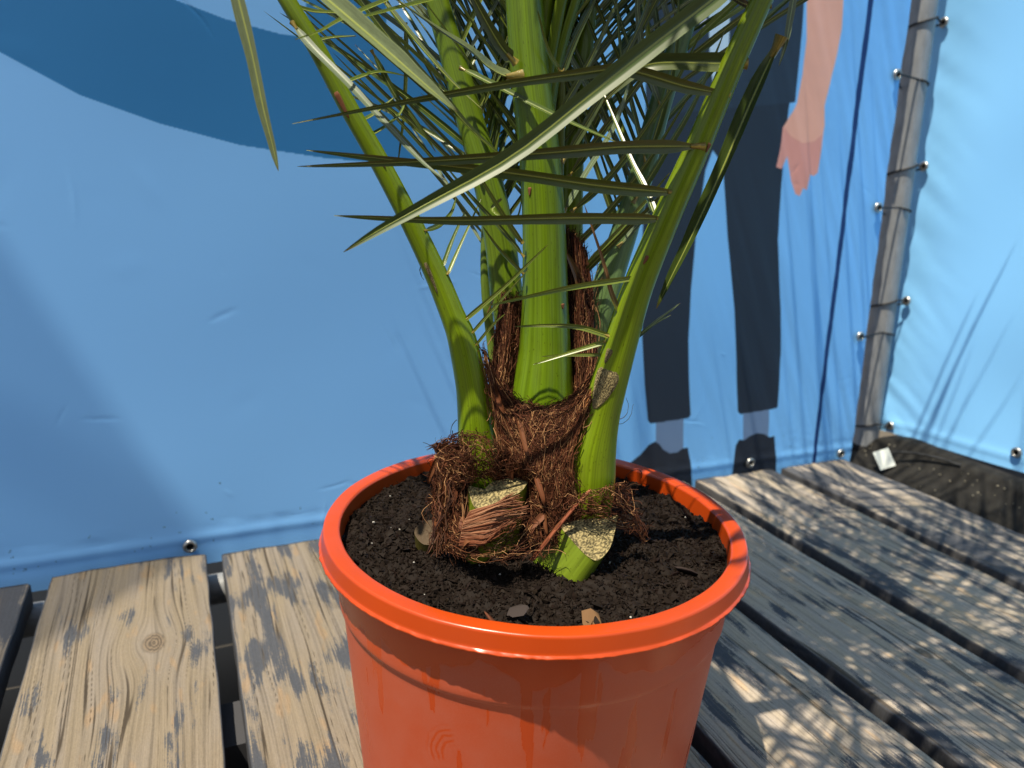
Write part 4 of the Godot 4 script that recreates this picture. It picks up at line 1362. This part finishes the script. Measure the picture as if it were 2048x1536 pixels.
# V-folded blade along a curve. kind: 0 leaf, 1 young spine, 2 dry brown spine, 3 withered, 4 glaucous, 5 pale broad
func blade(bag: Bag, p: Array, width: float, face: Vector3, kind: int, roll: float, seg := 14, twist := 0.0) -> void:
	var base := bag.pos.size()
	var n := seg + 1
	var tone := rng.randf_range(0.82, 1.22)
	var warm := rng.randf_range(-0.012, 0.02)
	var body := Color(0.120 + warm, 0.185, 0.030)
	var foot := Color(0.34, 0.36, 0.06)
	match kind:
		1:
			body = Color(0.27, 0.36, 0.045)
		2:
			body = Color(0.30, 0.155, 0.062)
		3:
			body = Color(0.10, 0.075, 0.03)
		4:
			body = Color(0.26, 0.34, 0.20)
		5:
			body = Color(0.36, 0.44, 0.20)
		6:
			body = Color(0.13, 0.048, 0.022)
			foot = body
	body = body * tone
	var kink := rng.randf() * 6.0
	for i in n:
		var t := float(i) / seg
		var c := catmull(p, t)
		var tn := (catmull(p, minf(t + 0.02, 1.0)) - catmull(p, maxf(t - 0.02, 0.0))).normalized()
		var fc := (face - tn * face.dot(tn)).normalized()
		fc = fc.rotated(tn, deg_to_rad(roll + twist * t))
		var sd := tn.cross(fc).normalized()
		var wd: float
		if kind == 1 or kind == 2:
			wd = width * (0.75 + 0.25 * smoothstep(0.0, 0.2, t)) * pow(maxf(1.0 - t, 0.0), 0.55)
		else:
			wd = width * (0.32 + 0.68 * smoothstep(0.0, 0.14, t)) * pow(maxf(1.0 - pow(t, 2.4), 0.0), 0.8)
			wd *= 1.0 + 0.05 * sin(t * 23.0 + kink)
		wd = maxf(wd, width * 0.03)
		var fold := 0.48 if kind != 4 else 0.2
		var col := body
		col = foot.lerp(body, smoothstep(0.01, 0.085, t)) if kind != 2 else body.lerp(Color(0.2, 0.24, 0.05), smoothstep(0.45, 0.0, t))
		if t > 0.93:
			col = col.lerp(Color(0.13, 0.065, 0.035), smoothstep(0.93, 0.985, t))
		for j in 5:
			var s := (j - 2) / 2.0
			bag.pos.append(c + sd * s * wd * 0.5 + fc * (absf(s) * wd * 0.5 * fold))
			bag.uv.append(Vector2((j * 0.25), t * 1.5 + kink))
			bag.col.append(col)
	for i in seg:
		for j in 4:
			var a := base + i * 5 + j
			bag.idx.append_array([a, a + 5, a + 1, a + 1, a + 5, a + 6])
	if kind != 2 and kind != 6 and seg > 7:
		# raised pale midrib on both faces
		for face_side in [-1.0, 1.0]:
			var at := bag.pos.size()
			for i in n:
				var a0 := base + i * 5
				var l: Vector3 = bag.pos[a0 + 1]
				var r: Vector3 = bag.pos[a0 + 3]
				var m: Vector3 = bag.pos[a0 + 2]
				var up := ((l + r) * 0.5 - m)
				up = up.normalized() if up.length() > 1e-7 else Vector3.UP
				for q in 3:
					var e: Vector3 = [m.lerp(l, 0.20), m, m.lerp(r, 0.20)][q]
					bag.pos.append(e + up * face_side * (0.00012 if q != 1 else (0.00045 if face_side > 0.0 else 0.00030)))
					bag.uv.append(Vector2(0.5, 0.0))
					bag.col.append(bag.col[a0].lerp(Color(0.36, 0.40, 0.10), 0.75) if kind != 4 else bag.col[a0] * 1.3)
			for i in seg:
				for j in 2:
					var a := at + i * 3 + j
					bag.idx.append_array([a, a + 3, a + 1, a + 1, a + 3, a + 4])
	if kind != 2 and kind != 6:
		# swollen yellowish foot where the leaflet joins the stalk
		var q0: Vector3 = p[0]
		var d0 := (catmull(p, 0.05) - q0).normalized()
		tube(bag, [q0 - d0 * width * 0.45, q0, q0 + d0 * width * 0.6], width * 0.36, width * 0.16, 7, Color(0.44, 0.33, 0.07))

# stalk along a curve with widths
func stalk_mesh(path: Array, widths: Array, face: Vector3, flat: float, c0: Color, c1: Color) -> ArrayMesh:
	var P := []
	var U := []
	var C := []
	var sides := 22
	var steps := (path.size() - 1) * 5
	var length := 0.0
	var prev: Vector3 = path[0]
	var ph := rng.randf() * 3.0
	for i in steps + 1:
		var t := float(i) / steps
		var c := catmull(path, t)
		length += c.distance_to(prev)
		prev = c
		var f := t * (widths.size() - 1)
		var k := mini(int(f), widths.size() - 2)
		var w := lerpf(widths[k], widths[k + 1], f - k)
		var tn := (catmull(path, minf(t + 0.03, 1.0)) - catmull(path, maxf(t - 0.03, 0.0))).normalized()
		var fc := (face - tn * face.dot(tn)).normalized()
		var sd := tn.cross(fc)
		var pr := []
		var ur := []
		var cr := []
		for j in sides + 1:
			var a := TAU * j / sides
			var x := cos(a)
			var y := sin(a)
			# rounded outer face, flatter grooved inner face, thin margins
			var yy := y * flat if y > 0.0 else y * flat * 0.45
			pr.append(c + sd * x * w * 0.5 + fc * yy * w * 0.5)
			ur.append(Vector2(float(j) / sides + ph, length * 2.4))
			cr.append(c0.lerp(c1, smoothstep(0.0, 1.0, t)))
		P.append(pr)
		U.append(ur)
		C.append(cr)
	return grid_mesh(P, U, C)

func extend(path: Array, widths: Array, out: Vector3, len: float, droop: float, steps := 7) -> void:
	# carry the frond on above the picture, arching outwards
	var n := path.size()
	var d: Vector3 = (path[n - 1] - path[n - 2]).normalized()
	var c: Vector3 = path[n - 1]
	var w: float = widths[n - 1]
	for k in steps:
		d = (d + out * droop / steps + Vector3.DOWN * droop * 0.55 * (float(k) / steps) / steps * 2.0).normalized()
		c = c + d * len / steps
		path.append(c)
		widths.append(maxf(w * (1.0 - 0.85 * (k + 1.0) / steps), 0.003))

func crown_leaflets(bag: Bag, path: Array, t0: float, t1: float, gap: float, face: Vector3, lmax: float, holder: Node3D, low: float) -> void:
	var length := 0.0
	for k in path.size() - 1:
		length += (path[k] as Vector3).distance_to(path[k + 1])
	var count := int(length * (t1 - t0) / gap)
	for k in count:
		var f := float(k) / maxf(count, 1)
		var t := lerpf(t0, t1, f)
		var c := catmull(path, t)
		var tn := (catmull(path, minf(t + 0.02, 1.0)) - catmull(path, maxf(t - 0.02, 0.0))).normalized()
		var fc := (face - tn * face.dot(tn)).normalized()
		var sd := tn.cross(fc)
		for s in [-1.0, 1.0]:
			if rng.randf() < 0.06:
				continue
			var l := lmax * (0.45 + 0.55 * sin(PI * clampf(0.15 + f * 0.8, 0.0, 1.0))) * rng.randf_range(0.8, 1.12)
			var d: Vector3 = (tn * rng.randf_range(0.7, 1.05) + sd * s * rng.randf_range(0.45, 0.85) + fc * rng.randf_range(-0.45, 0.25)).normalized()
			var sag := Vector3.DOWN * l * rng.randf_range(0.02, 0.14)
			var p := [c, c + d * l * 0.33, c + d * l * 0.68 + sag * 0.4, c + d * l + sag]
			if p[3].y < 0.63 and (p[3].x > 0.12 or p[3].x < -0.17):
				continue
			var wd := rng.randf_range(0.0034, 0.0075)
			var kd: int = [0, 0, 0, 0, 4, 4, 1, 1][rng.randi() % 8]
			var fr: Vector3 = (fc + sd * s * 0.6).normalized()
			if holder and c.y < low and singles < 235:
				singles += 1
				var one := Bag.new()
				blade(one, p, wd * 0.72, fr, kd, rng.randf_range(-35, 35), 10)
				part("leaflet", bag_mesh(one), leaf_m, holder)
			else:
				blade(bag, p, wd, fr, kd, rng.randf_range(-30, 30), 7)

func build_palm() -> void:
	palm_materials()
	var palm := thing("palm_plant", "young date palm with thick green stalks and brown fibre growing in the orange pot", "palm", AXIS)
	var o := -AXIS
	var toward := Vector3(-0.418, 0.0, 0.9085)
	var crown := Bag.new()
	var holders := []
	var outs := [Vector3(0.25, 0.9, -0.5), Vector3(0.15, 0.7, -0.5), Vector3(0.55, 0.45, 0.35), Vector3(0.1, 0.8, -0.6), Vector3(0.6, 0.4, -0.15), Vector3(0.45, 0.5, -0.6), Vector3(0.4, 0.9, 0.15), Vector3(0.2, 0.8, -0.6)]
	var lens := [0.34, 0.75, 0.75, 0.5, 0.75, 0.75, 0.7, 0.6]
	var drp := [0.5, 0.35, 0.8, 0.5, 0.9, 0.8, 0.6, 0.5]
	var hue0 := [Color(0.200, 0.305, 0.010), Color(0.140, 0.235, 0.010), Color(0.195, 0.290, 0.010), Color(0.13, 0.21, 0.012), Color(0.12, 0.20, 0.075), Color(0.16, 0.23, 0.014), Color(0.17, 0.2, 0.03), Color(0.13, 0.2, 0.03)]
	var hue1 := [Color(0.108, 0.152, 0.014), Color(0.115, 0.178, 0.012), Color(0.115, 0.152, 0.012), Color(0.125, 0.185, 0.014), Color(0.11, 0.18, 0.05), Color(0.12, 0.17, 0.015), Color(0.16, 0.15, 0.04), Color(0.11, 0.16, 0.03)]  # stalk tone towards the top, with crown shade put into the colour
	for f in FRONDS.size():
		var path := []
		var widths := []
		for q in FRONDS[f]:
			path.append(V(q) + o)
			widths.append(q[3])
		# root the stalk down into the trunk
		var b0: Vector3 = path[0]
		if b0.y > 0.2:
			var inner := Vector3(b0.x * 0.75, 0.205 if f in [0, 2] else b0.y - 0.06, b0.z * 0.75)
			path.push_front(inner)
			widths.push_front(widths[0] * 1.05)
		var in_n := path.size()
		extend(path, widths, outs[f], lens[f], drp[f])
		var face := toward
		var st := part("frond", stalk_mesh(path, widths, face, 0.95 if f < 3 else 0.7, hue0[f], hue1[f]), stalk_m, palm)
		holders.append(st)
		var t_in := float(in_n - 1) / (path.size() - 1)
		var n_in := path.size()
		# leaflets carried above the hand-placed ones
		var start: float = [t_in * 0.98, t_in * 0.97, t_in * 0.98, t_in * 0.45, t_in * 0.45, t_in * 0.35, t_in * 0.7, t_in * 0.4][f]
		crown_leaflets(crown, path, start, 0.99, 0.011 if f > 2 else 0.0105, face, 0.26, st if f > 2 else null, 0.60)
	# younger upright fronds in the heart of the crown and older ones arching out, seen mostly above the picture
	var extra := [[0.25, 0.30, 0.9, 0.6], [0.75, 0.5, 0.75, 0.8], [-0.4, 0.55, 0.75, 0.6], [0.5, 0.8, 0.65, 0.8], [0.05, 0.75, 0.65, 0.7], [0.95, 0.6, 0.7, 0.9], [2.9, 0.12, 0.62, 0.15], [-2.0, 0.2, 0.65, 0.2], [1.5, 0.16, 0.6, 0.2], [0.0, 0.1, 0.7, 0.2], [0.4, 0.5, 0.6, 0.6], [0.95, 0.85, 0.6, 0.7], [1.1, 0.45, 0.6, 0.6], [1.45, 1.5, 0.4, 0.5, 0.47], [1.1, 1.7, 0.45, 0.5, 0.47], [1.75, 1.3, 0.3, 0.4, 0.49], [1.55, 1.95, 0.34, 0.35, 0.53], [1.25, 2.1, 0.36, 0.3, 0.53], [2.0, 2.0, 0.22, 0.3, 0.53], [1.8, 2.2, 0.24, 0.3, 0.53]]
	for e in extra:
		var az: float = e[0]
		var lean: float = e[1]
		var dir := Vector3(cos(az), 0, sin(az))
		var path := []
		var widths := []
		for k in 6:
			var t := k / 5.0
			path.append(Vector3(0, 0.50 if e.size() < 5 else e[4], -0.035) + dir * (0.012 + 0.10 * lean * t * t) + Vector3(0, (0.30 if e.size() > 4 else 0.16) * t, 0))
			widths.append(lerpf(0.009, 0.007, t))
		extend(path, widths, dir, e[2], e[3])
		var lm := 0.30 if az < 0.9 else (0.2 if az < 1.7 else 0.13)
		var st := part("frond", stalk_mesh(path, widths, dir, 0.6, Color(0.13, 0.19, 0.014), Color(0.12, 0.16, 0.014)), stalk_m, palm)
		crown_leaflets(crown, path, 0.30 if e.size() < 5 else 0.42, 0.99, 0.0165 if e[1] > 0.35 else 0.011, dir, lm, st, 0.58)
	part("crown_leaflets", bag_mesh(crown), leaf_m, palm).set_meta("kind", "stuff")
	# leaflets that show in the picture
	for l in LEAFLETS:
		var p := []
		for q in l[1]:
			p.append(V(q) + o)
		var one := Bag.new()
		var pale: bool = l[3] >= 4
		var look := (toward * 0.5 + Vector3(-0.347, 0.927, 0.14) * 0.9).normalized() if pale else (toward + Vector3(0, 0.25, 0)).normalized()
		blade(one, p, l[2], look, l[3], 0.0 if pale else l[4], 22, rng.randf_range(-14, 14))
		part("leaflet", bag_mesh(one), leaf_m, holders[l[0]])
	build_palm_base(palm, o, holders)

func patch_point(G: Array, s: float, t: float, o: Vector3) -> Vector3:
	var row := []
	for r in G:
		var pts := []
		for q in r:
			pts.append(V(q) + o)
		row.append(catmull(pts, s))
	return catmull(row, t)

func sheath(G: Array, o: Vector3, palm: Node3D, nm: FastNoiseLite) -> void:
	var P := []
	var U := []
	var C := []
	for i in 41:
		var pr := []
		var ur := []
		var cr := []
		for j in 41:
			var p := patch_point(G, j / 40.0, i / 40.0, o)
			p += Vector3(-0.3, 0.3, 0.9) * 0.0016 * nm.get_noise_2d(i * 1.7, j * 1.7)
			pr.append(p)
			ur.append(Vector2(j / 40.0, i / 40.0))
			var k := 0.8 + 0.6 * nm.get_noise_2d(i * 0.9 + 60.0, j * 3.0)
			cr.append(Color(0.022, 0.010, 0.006) * k)
		P.append(pr)
		U.append(ur)
		C.append(cr)
	part("fibre_sheath", grid_mesh(P, U, C), fibre_m, palm)

func strands(bag: Bag, G: Array, o: Vector3, count: int, dirs: Array, spread: float, len: float, lift: float, rg: RandomNumberGenerator, rmin := 0.00012, rmax := 0.00034) -> void:
	for k in count:
		var s := rg.randf()
		var t := rg.randf()
		var d: Vector2 = dirs[rg.randi() % dirs.size()]
		d = d.rotated(rg.randfn(0.0, spread))
		var l := len * rg.randf_range(0.4, 1.3)
		var p := []
		var out := lift * absf(rg.randfn())
		var wob := Vector2(rg.randfn(), rg.randfn()) * 0.06
		for q in 7:
			var f := q / 6.0 - 0.5
			var ss := s + d.x * l * f + wob.x * sin(f * 5.0)
			var tt := t + d.y * l * f + wob.y * cos(f * 6.0)
			var over := Vector2(maxf(0.0, maxf(-ss, ss - 1.0)), maxf(0.0, maxf(-tt, tt - 1.0)))
			var pt := patch_point(G, clampf(ss, 0, 1), clampf(tt, 0, 1), o)
			pt += Vector3(-0.38, 0.2, 0.9) * (0.0006 + out * (0.5 + f) + 0.0008 * rg.randf())
			pt += Vector3(rg.randfn(), rg.randfn(), rg.randfn()) * 0.0006
			pt += Vector3(0.8 * signf(ss - 0.5), 0.3, 0.2) * over.x * 0.05 + Vector3(0, -0.5 * signf(tt - 0.5), 0.3) * over.y * 0.05
			p.append(pt)
		var m := rg.randf_range(0.35, 1.5)
		var c := Color(0.092, 0.033, 0.016) * m
		if rg.randf() < 0.14:
			c = Color(0.36, 0.19, 0.085) * rg.randf_range(0.7, 1.2)
		elif rg.randf() < 0.25:
			c = Color(0.045, 0.018, 0.011)
		var sm := []
		for q in 11:
			sm.append(catmull(p, q / 10.0))
		var r := rg.randf_range(rmin, rmax)
		tube(bag, sm, r, r * 0.5, 4, c)

func stub(palm: Node3D, o: Vector3, outline: Array, sink: Vector3, grow: float, side: Color, face_m: Material, seed_: int) -> void:
	var face := []
	var mid := Vector3.ZERO
	for q in outline:
		face.append(V(q) + o)
		mid += V(q) + o
	mid /= face.size()
	var n := face.size()
	var cu := []
	for k in n * 5:
		var f := float(k) / (n * 5) * n
		var i := int(f)
		var a: Vector3 = face[(i - 1 + n) % n]
		var b: Vector3 = face[i]
		var c: Vector3 = face[(i + 1) % n]
		var d: Vector3 = face[(i + 2) % n]
		cu.append(b.cubic_interpolate(c, a, d, f - i))
	var P := []
	var U := []
	var C := []
	for r in 12:
		var t := r / 11.0
		var pr := []
		var ur := []
		var cr := []
		for k in cu.size() + 1:
			var q: Vector3 = cu[k % cu.size()]
			var p := q.lerp(mid + (q - mid) * grow, smoothstep(0.0, 1.0, t)) + sink * t
			if r == 0:
				p = mid + (q - mid) * 0.985
			pr.append(p)
			ur.append(Vector2(float(k) / cu.size() * 0.8, t * 0.3))
			cr.append(side)
		P.append(pr)
		U.append(ur)
		C.append(cr)
	var s := part("cut_stub", grid_mesh(P, U, C), stalk_m, palm)
	# the sawn face: pithy, slightly dished
	var nm := noise(seed_, 1.0, 3)
	var fp := []
	var fu := []
	var up := Vector3.UP
	for r in 11:
		var t := r / 10.0
		var pr := []
		var ur := []
		for k in cu.size() + 1:
			var q: Vector3 = cu[k % cu.size()]
			var p := mid + (q - mid) * (0.985 * t)
			p += Vector3(-0.3, 0.6, 0.7) * (-0.0016 * (1.0 - t * t) + 0.0006 * nm.get_noise_2d(p.x * 700.0, p.y * 700.0) + 0.0004)
			pr.append(p)
			ur.append(Vector2((p.x * 0.9 + p.z * 0.4) * 20.0, (p.y - p.z) * 20.0))
		fp.append(pr)
		fu.append(ur)
	part("cut_face", grid_mesh(fp, fu), face_m, s)

# dry scar on the outer face of a stalk: from/to are shares of its length, left/right shares of the half turn that faces out
func scar(holder: Node3D, f: int, from: float, to: float, left: float, right: float, o: Vector3, m: Material) -> void:
	var path := []
	var widths := []
	for q in FRONDS[f]:
		path.append(V(q) + o)
		widths.append(q[3])
	var face := Vector3(-0.418, 0.0, 0.9085)
	var P := []
	var U := []
	for i in 13:
		var v := i / 12.0
		var t := lerpf(from, to, v)
		var c := catmull(path, t)
		var k := mini(int(t * (widths.size() - 1)), widths.size() - 2)
		var w := lerpf(widths[k], widths[k + 1], t * (widths.size() - 1) - k)
		var tn := (catmull(path, t + 0.03) - catmull(path, maxf(t - 0.03, 0.0))).normalized()
		var fc := (face - tn * face.dot(tn)).normalized()
		var sd := tn.cross(fc)
		var pr := []
		var ur := []
		var mid := lerpf(left, right, 0.62)
		var spread := pow(v, 0.7) * (1.0 - 0.5 * pow(v, 8.0))
		for j in 11:
			var a := PI * (1.0 - lerpf(lerpf(mid, left, spread), lerpf(mid, right, spread), j / 10.0))
			var edge := 0.0006 if (j > 0 and j < 10 and i > 0 and i < 12) else -0.0004
			pr.append(c + sd * -cos(a) * (w * 0.5 + edge) + fc * sin(a) * 0.95 * (w * 0.5 + edge))
			ur.append(Vector2(j * 0.06, v * 0.8))
		P.append(pr)
		U.append(ur)
	part("scar", grid_mesh(P, U), m, holder)

func build_palm_base(palm: Node3D, o: Vector3, holders: Array) -> void:
	var rg := RandomNumberGenerator.new()
	rg.seed = 909
	var nm := noise(301, 1.0, 3)
	# short trunk hidden under the fibre
	var tm := mat(lin(0.035, 0.018, 0.011), 0.85, 0.3)
	var trunk := lathe([[0.058, 0.19], [0.054, 0.215], [0.044, 0.232], [0.034, 0.25], [0.022, 0.27], [0.0, 0.28]], 48, 2, nm)
	part("trunk", trunk, tm, palm)
	sheath(FIBRE_FRONT, o, palm, nm)
	sheath(FIBRE_LEFT, o, palm, nm)
	sheath(FIBRE_RIGHT, o, palm, nm)
	sheath(FIBRE_CLUMP, o, palm, nm)
	var bag := Bag.new()
	strands(bag, FIBRE_FRONT, o, 1100, [Vector2(0.45, 0.9), Vector2(-0.45, 0.9)], 0.16, 0.30, 0.0009, rg, 0.0001, 0.00028)
	strands(bag, FIBRE_FRONT, o, 900, [Vector2(0.45, 0.9), Vector2(-0.45, 0.9), Vector2(0.9, 0.35)], 0.4, 0.34, 0.0016, rg, 0.00012, 0.00036)
	strands(bag, FIBRE_LEFT, o, 420, [Vector2(0.9, 0.35), Vector2(0.2, 1.0)], 0.5, 0.45, 0.002, rg)
	strands(bag, FIBRE_RIGHT, o, 420, [Vector2(0.9, -0.3), Vector2(0.1, 1.0)], 0.5, 0.45, 0.002, rg)
	strands(bag, FIBRE_CLUMP, o, 520, [Vector2(0.5, 0.9), Vector2(0.9, 0.5), Vector2(-0.5, 0.8)], 0.8, 0.34, 0.0035, rg)
	strands(bag, FIBRE_COLLAR, o, 420, [Vector2(0.9, 0.3), Vector2(-0.9, 0.4), Vector2(0.5, 0.8)], 0.9, 0.40, 0.004, rg)
	strands(bag, FIBRE_TUFT, o, 300, [Vector2(0.8, 0.5), Vector2(-0.7, 0.6), Vector2(0.3, 1.0)], 0.7, 0.38, 0.005, rg)
	strands(bag, FIBRE_SKIRT, o, 190, [Vector2(0.2, 1.0), Vector2(-0.3, 1.0), Vector2(0.8, 0.6)], 0.7, 0.42, 0.004, rg)
	for side in 2:
		for r in 3:
			var mp := []
			for q in 13:
				mp.append(patch_point(FIBRE_FRONT, 0.0 + 0.012 * r if side == 0 else 1.0 - 0.012 * r, q / 12.0 * 0.72, o) + Vector3(-0.3, 0.1, 0.8) * 0.0012)
			tube(bag, mp, 0.0008, 0.0006, 5, Color(0.30, 0.13, 0.045) * (1.0 - 0.25 * r))
	part("fibre", bag_mesh(bag), fibre_m, palm).set_meta("kind", "stuff")
	# sawn stubs of old fronds
	var fm := mat(Color.WHITE, 0.85, 0.3)
	var w := 256
	var d := PackedByteArray()
	d.resize(w * w * 3)
	var ht := PackedByteArray()
	ht.resize(w * w)
	var n1 := noise(411, 1.0, 2, FastNoiseLite.TYPE_CELLULAR)
	var n2 := noise(412, 1.0, 3)
	for y in w:
		for x in w:
			var g := smoothstep(-0.25, 0.3, n2.get_noise_2d(x * 0.09, y * 0.07))
			var c := Color(0.075, 0.062, 0.030).lerp(Color(0.36, 0.29, 0.135), clampf(0.05 + 0.75 * g + 0.5 * n2.get_noise_2d(x * 0.02, y * 0.02), 0.0, 1.0))
			c = c.linear_to_srgb()
			var q := (y * w + x) * 3
			d[q] = int(c.r * 255)
			d[q + 1] = int(c.g * 255)
			d[q + 2] = int(c.b * 255)
			ht[y * w + x] = int(clampf(120 + 120 * n2.get_noise_2d(x * 0.09, y * 0.07), 0, 255))
	fm.albedo_texture = img_rgb(w, w, d)
	fm.heightmap_enabled = true
	fm.heightmap_texture = img_l(w, w, ht)
	fm.heightmap_scale = 0.05
	stub(palm, o, STUB_MID, Vector3(0.004, -0.045, -0.014), 1.12, Color(0.20, 0.26, 0.02), fm, 1)
	stub(palm, o, STUB_RIGHT, Vector3(-0.016, -0.036, -0.012), 1.15, Color(0.17, 0.24, 0.02), fm, 2)
	stub(palm, o, STUB_LEFT, Vector3(0.006, -0.022, -0.008), 1.15, Color(0.14, 0.12, 0.03), mat(lin(0.085, 0.062, 0.040), 0.9, 0.2), 3)
	palm.get_child(palm.get_child_count() - 1).position = Vector3(0.004, -0.005, -0.006)
	# torn husk hanging over the middle stub
	var hus := []
	for q in HUSK_FLAP:
		hus.append(V(q) + o)
	var hb := Bag.new()
	var hn := noise(431, 1.0, 2)
	for k in 150:
		var s := k / 149.0
		# fibres run from the left root edge to the frayed right edge
		var a: Vector3 = (hus[0] as Vector3).lerp(hus[9], clampf(s * 2.0, 0, 1)).lerp(hus[8], clampf(s * 2.0 - 1.0, 0, 1))
		var b: Vector3 = (hus[2] as Vector3).lerp(hus[4], clampf(s * 2.0, 0, 1)).lerp(hus[6], clampf(s * 2.0 - 1.0, 0, 1))
		var m := a.lerp(b, 0.5) + Vector3(-0.1, 0.3, 0.9) * (0.006 + 0.003 * hn.get_noise_1d(s * 9.0)) + Vector3(0, 0.004 * sin(s * 5.0), 0)
		var e := a.lerp(b, rg.randf_range(0.86, 1.06)) + Vector3(0, 0.0015 * rg.randfn(), 0.0015 * rg.randfn())
		var p := []
		for q in 9:
			p.append(catmull([a, a.lerp(m, 0.6), m, m.lerp(e, 0.6), e], q / 8.0) + Vector3(-0.1, 0.2, 0.9) * (0.0012 * hn.get_noise_2d(s * 60.0, q * 0.7) + 0.0006 * rg.randf()))
		var c := Color(0.13, 0.045, 0.022).lerp(Color(0.34, 0.18, 0.10), clampf(0.25 + 0.9 * hn.get_noise_2d(s * 22.0, 3.0), 0, 1))
		tube(hb, p, 0.00036, 0.0002, 5, c)
	part("husk_flap", bag_mesh(hb), fibre_m, palm)
	# ragged upright husk left of the fibre
	var rb := Bag.new()
	for k in 12:
		var f := k / 11.0
		var top := patch_point(FIBRE_CLUMP, f * 0.30, 0.0, o) + Vector3(0, 0.004 + 0.004 * hn.get_noise_1d(k * 3.0), 0)
		var bot := patch_point(FIBRE_CLUMP, f * 0.40, 1.0, o)
		var p := []
		for q in 9:
			var t := q / 8.0
			p.append(top.lerp(bot, t) + Vector3(-0.004 + 0.006 * sin(t * 4.0 + f), 0, 0.006) + Vector3(rg.randfn(), rg.randfn(), rg.randfn()) * 0.0011 + Vector3(0.006 * hn.get_noise_2d(f * 40.0, t * 3.0), 0, 0.004 * hn.get_noise_2d(f * 40.0 + 9.0, t * 3.0)))
		tube(rb, p, 0.0007, 0.0003, 5, Color(0.060, 0.027, 0.016) * rg.randf_range(0.5, 1.8))
	for k in 26:
		var st := patch_point(FIBRE_CLUMP, rg.randf() * 0.3, 0.0, o)
		var en := st + Vector3(-0.012 * rg.randf(), 0.004 * rg.randf(), 0.002 * rg.randfn())
		tube(rb, [st, st.lerp(en, 0.5) + Vector3(0, 0.002, 0), en], 0.0007, 0.0001, 4, Color(0.06, 0.03, 0.02))
	part("torn_husk", bag_mesh(rb), fibre_m, palm)
	# flat strips of torn leaf-base husk lying through the fibre
	var strips := []
	for k in 16:
		strips.append([FIBRE_CLUMP, rg.randf_range(0.0, 0.9), rg.randf_range(0.0, 0.75), 0.012, 0.004])
	for k in 9:
		strips.append([FIBRE_SKIRT, rg.randf_range(0.0, 0.9), rg.randf_range(0.0, 0.5), 0.012, 0.003])
	for k in 10:
		strips.append([FIBRE_FRONT, rg.randf_range(0.0, 0.9), rg.randf_range(0.05, 0.7), 0.016, 0.0015])
	for q in strips:
		var st := patch_point(q[0], q[1], q[2], o) + Vector3(-0.3, 0.1, 0.9) * rg.randf_range(0.0005, q[4])
		var dv := patch_point(q[0], clampf(q[1] + rg.randf_range(-0.25, 0.25), 0, 1), clampf(q[2] + 0.3, 0, 1), o) - st
		var ln: float = q[3] * rg.randf_range(0.7, 1.6)
		dv = dv.normalized() * ln
		var sway := Vector3(rg.randfn(), rg.randfn(), absf(rg.randfn())) * ln * 0.13
		var one := Bag.new()
		blade(one, [st, st + dv * 0.4 + sway, st + dv * 0.75 + sway * 1.4, st + dv + sway], rg.randf_range(0.002, 0.0055), Vector3(-0.4, 0.3 + rg.randfn() * 0.4, 0.85).normalized(), 6, rg.randf_range(-50, 50), 8, rg.randf_range(-70, 70))
		part("husk_strip", bag_mesh(one), fibre_m, palm)
	# dry splinter of leaf base lying across
	var sp := []
	for q in SPLINTER:
		sp.append(V(q) + o)
	var sb := Bag.new()
	for k in 7:
		var off := Vector3(0.6, 0.5, 0.2) * (k - 3) * 0.0006
		var p := []
		for q in 9:
			p.append(catmull(sp, q / 8.0) + off + Vector3(rg.randfn(), rg.randfn(), rg.randfn()) * 0.00015)
		tube(sb, p, 0.0012, 0.0008, 6, Color(0.16, 0.05, 0.024) * rg.randf_range(0.7, 1.5), true)
	part("dry_splinter", bag_mesh(sb), fibre_m, palm)
	scar(holders[2], 2, 0.23, 0.30, 0.30, 0.92, o, fm)
	scar(holders[2], 2, 0.305, 0.33, 0.62, 0.80, o, fm)
	scar(holders[0], 0, 0.415, 0.475, 0.52, 0.68, o, fm)
	var dry := mat(lin(0.16, 0.065, 0.030), 0.7, 0.3)
	for q in [[0, 0.71, 0.755, 0.45, 0.72], [0, 0.80, 0.83, 0.40, 0.66], [0, 0.62, 0.64, 0.30, 0.45], [2, 0.48, 0.495, 0.55, 0.66], [2, 0.66, 0.675, 0.22, 0.36], [1, 0.36, 0.372, 0.20, 0.28], [1, 0.55, 0.565, 0.66, 0.74], [3, 0.42, 0.45, 0.52, 0.70]]:
		scar(holders[q[0]], q[0], q[1], q[2], q[3], q[4], o, dry)
	# loose curling hairs
	var hb2 := Bag.new()
	for c in [[-0.058, 0.296, 0.0], [-0.082, 0.402, 0.0], [0.046, 0.305, 0.03], [0.05, 0.262, 0.05], [0.035, 0.322, 0.03], [0.012, 0.312, 0.035]]:
		for r in 2:
			var p := []
			var a0 := rg.randf() * TAU
			var rad := rg.randf_range(0.003, 0.009)
			for q in 10:
				var t := q / 9.0
				var a := a0 + t * rg.randf_range(2.2, 2.6)
				p.append(Vector3(c[0], c[1], c[2]) + Vector3(cos(a), sin(a), 0.3 * sin(a * 0.7)) * rad * (1.0 + t))
			tube(hb2, p, 0.0003, 0.00012, 4, Color(0.05, 0.025, 0.016))
	part("fibre_hairs", bag_mesh(hb2), fibre_m, palm).set_meta("kind", "stuff")
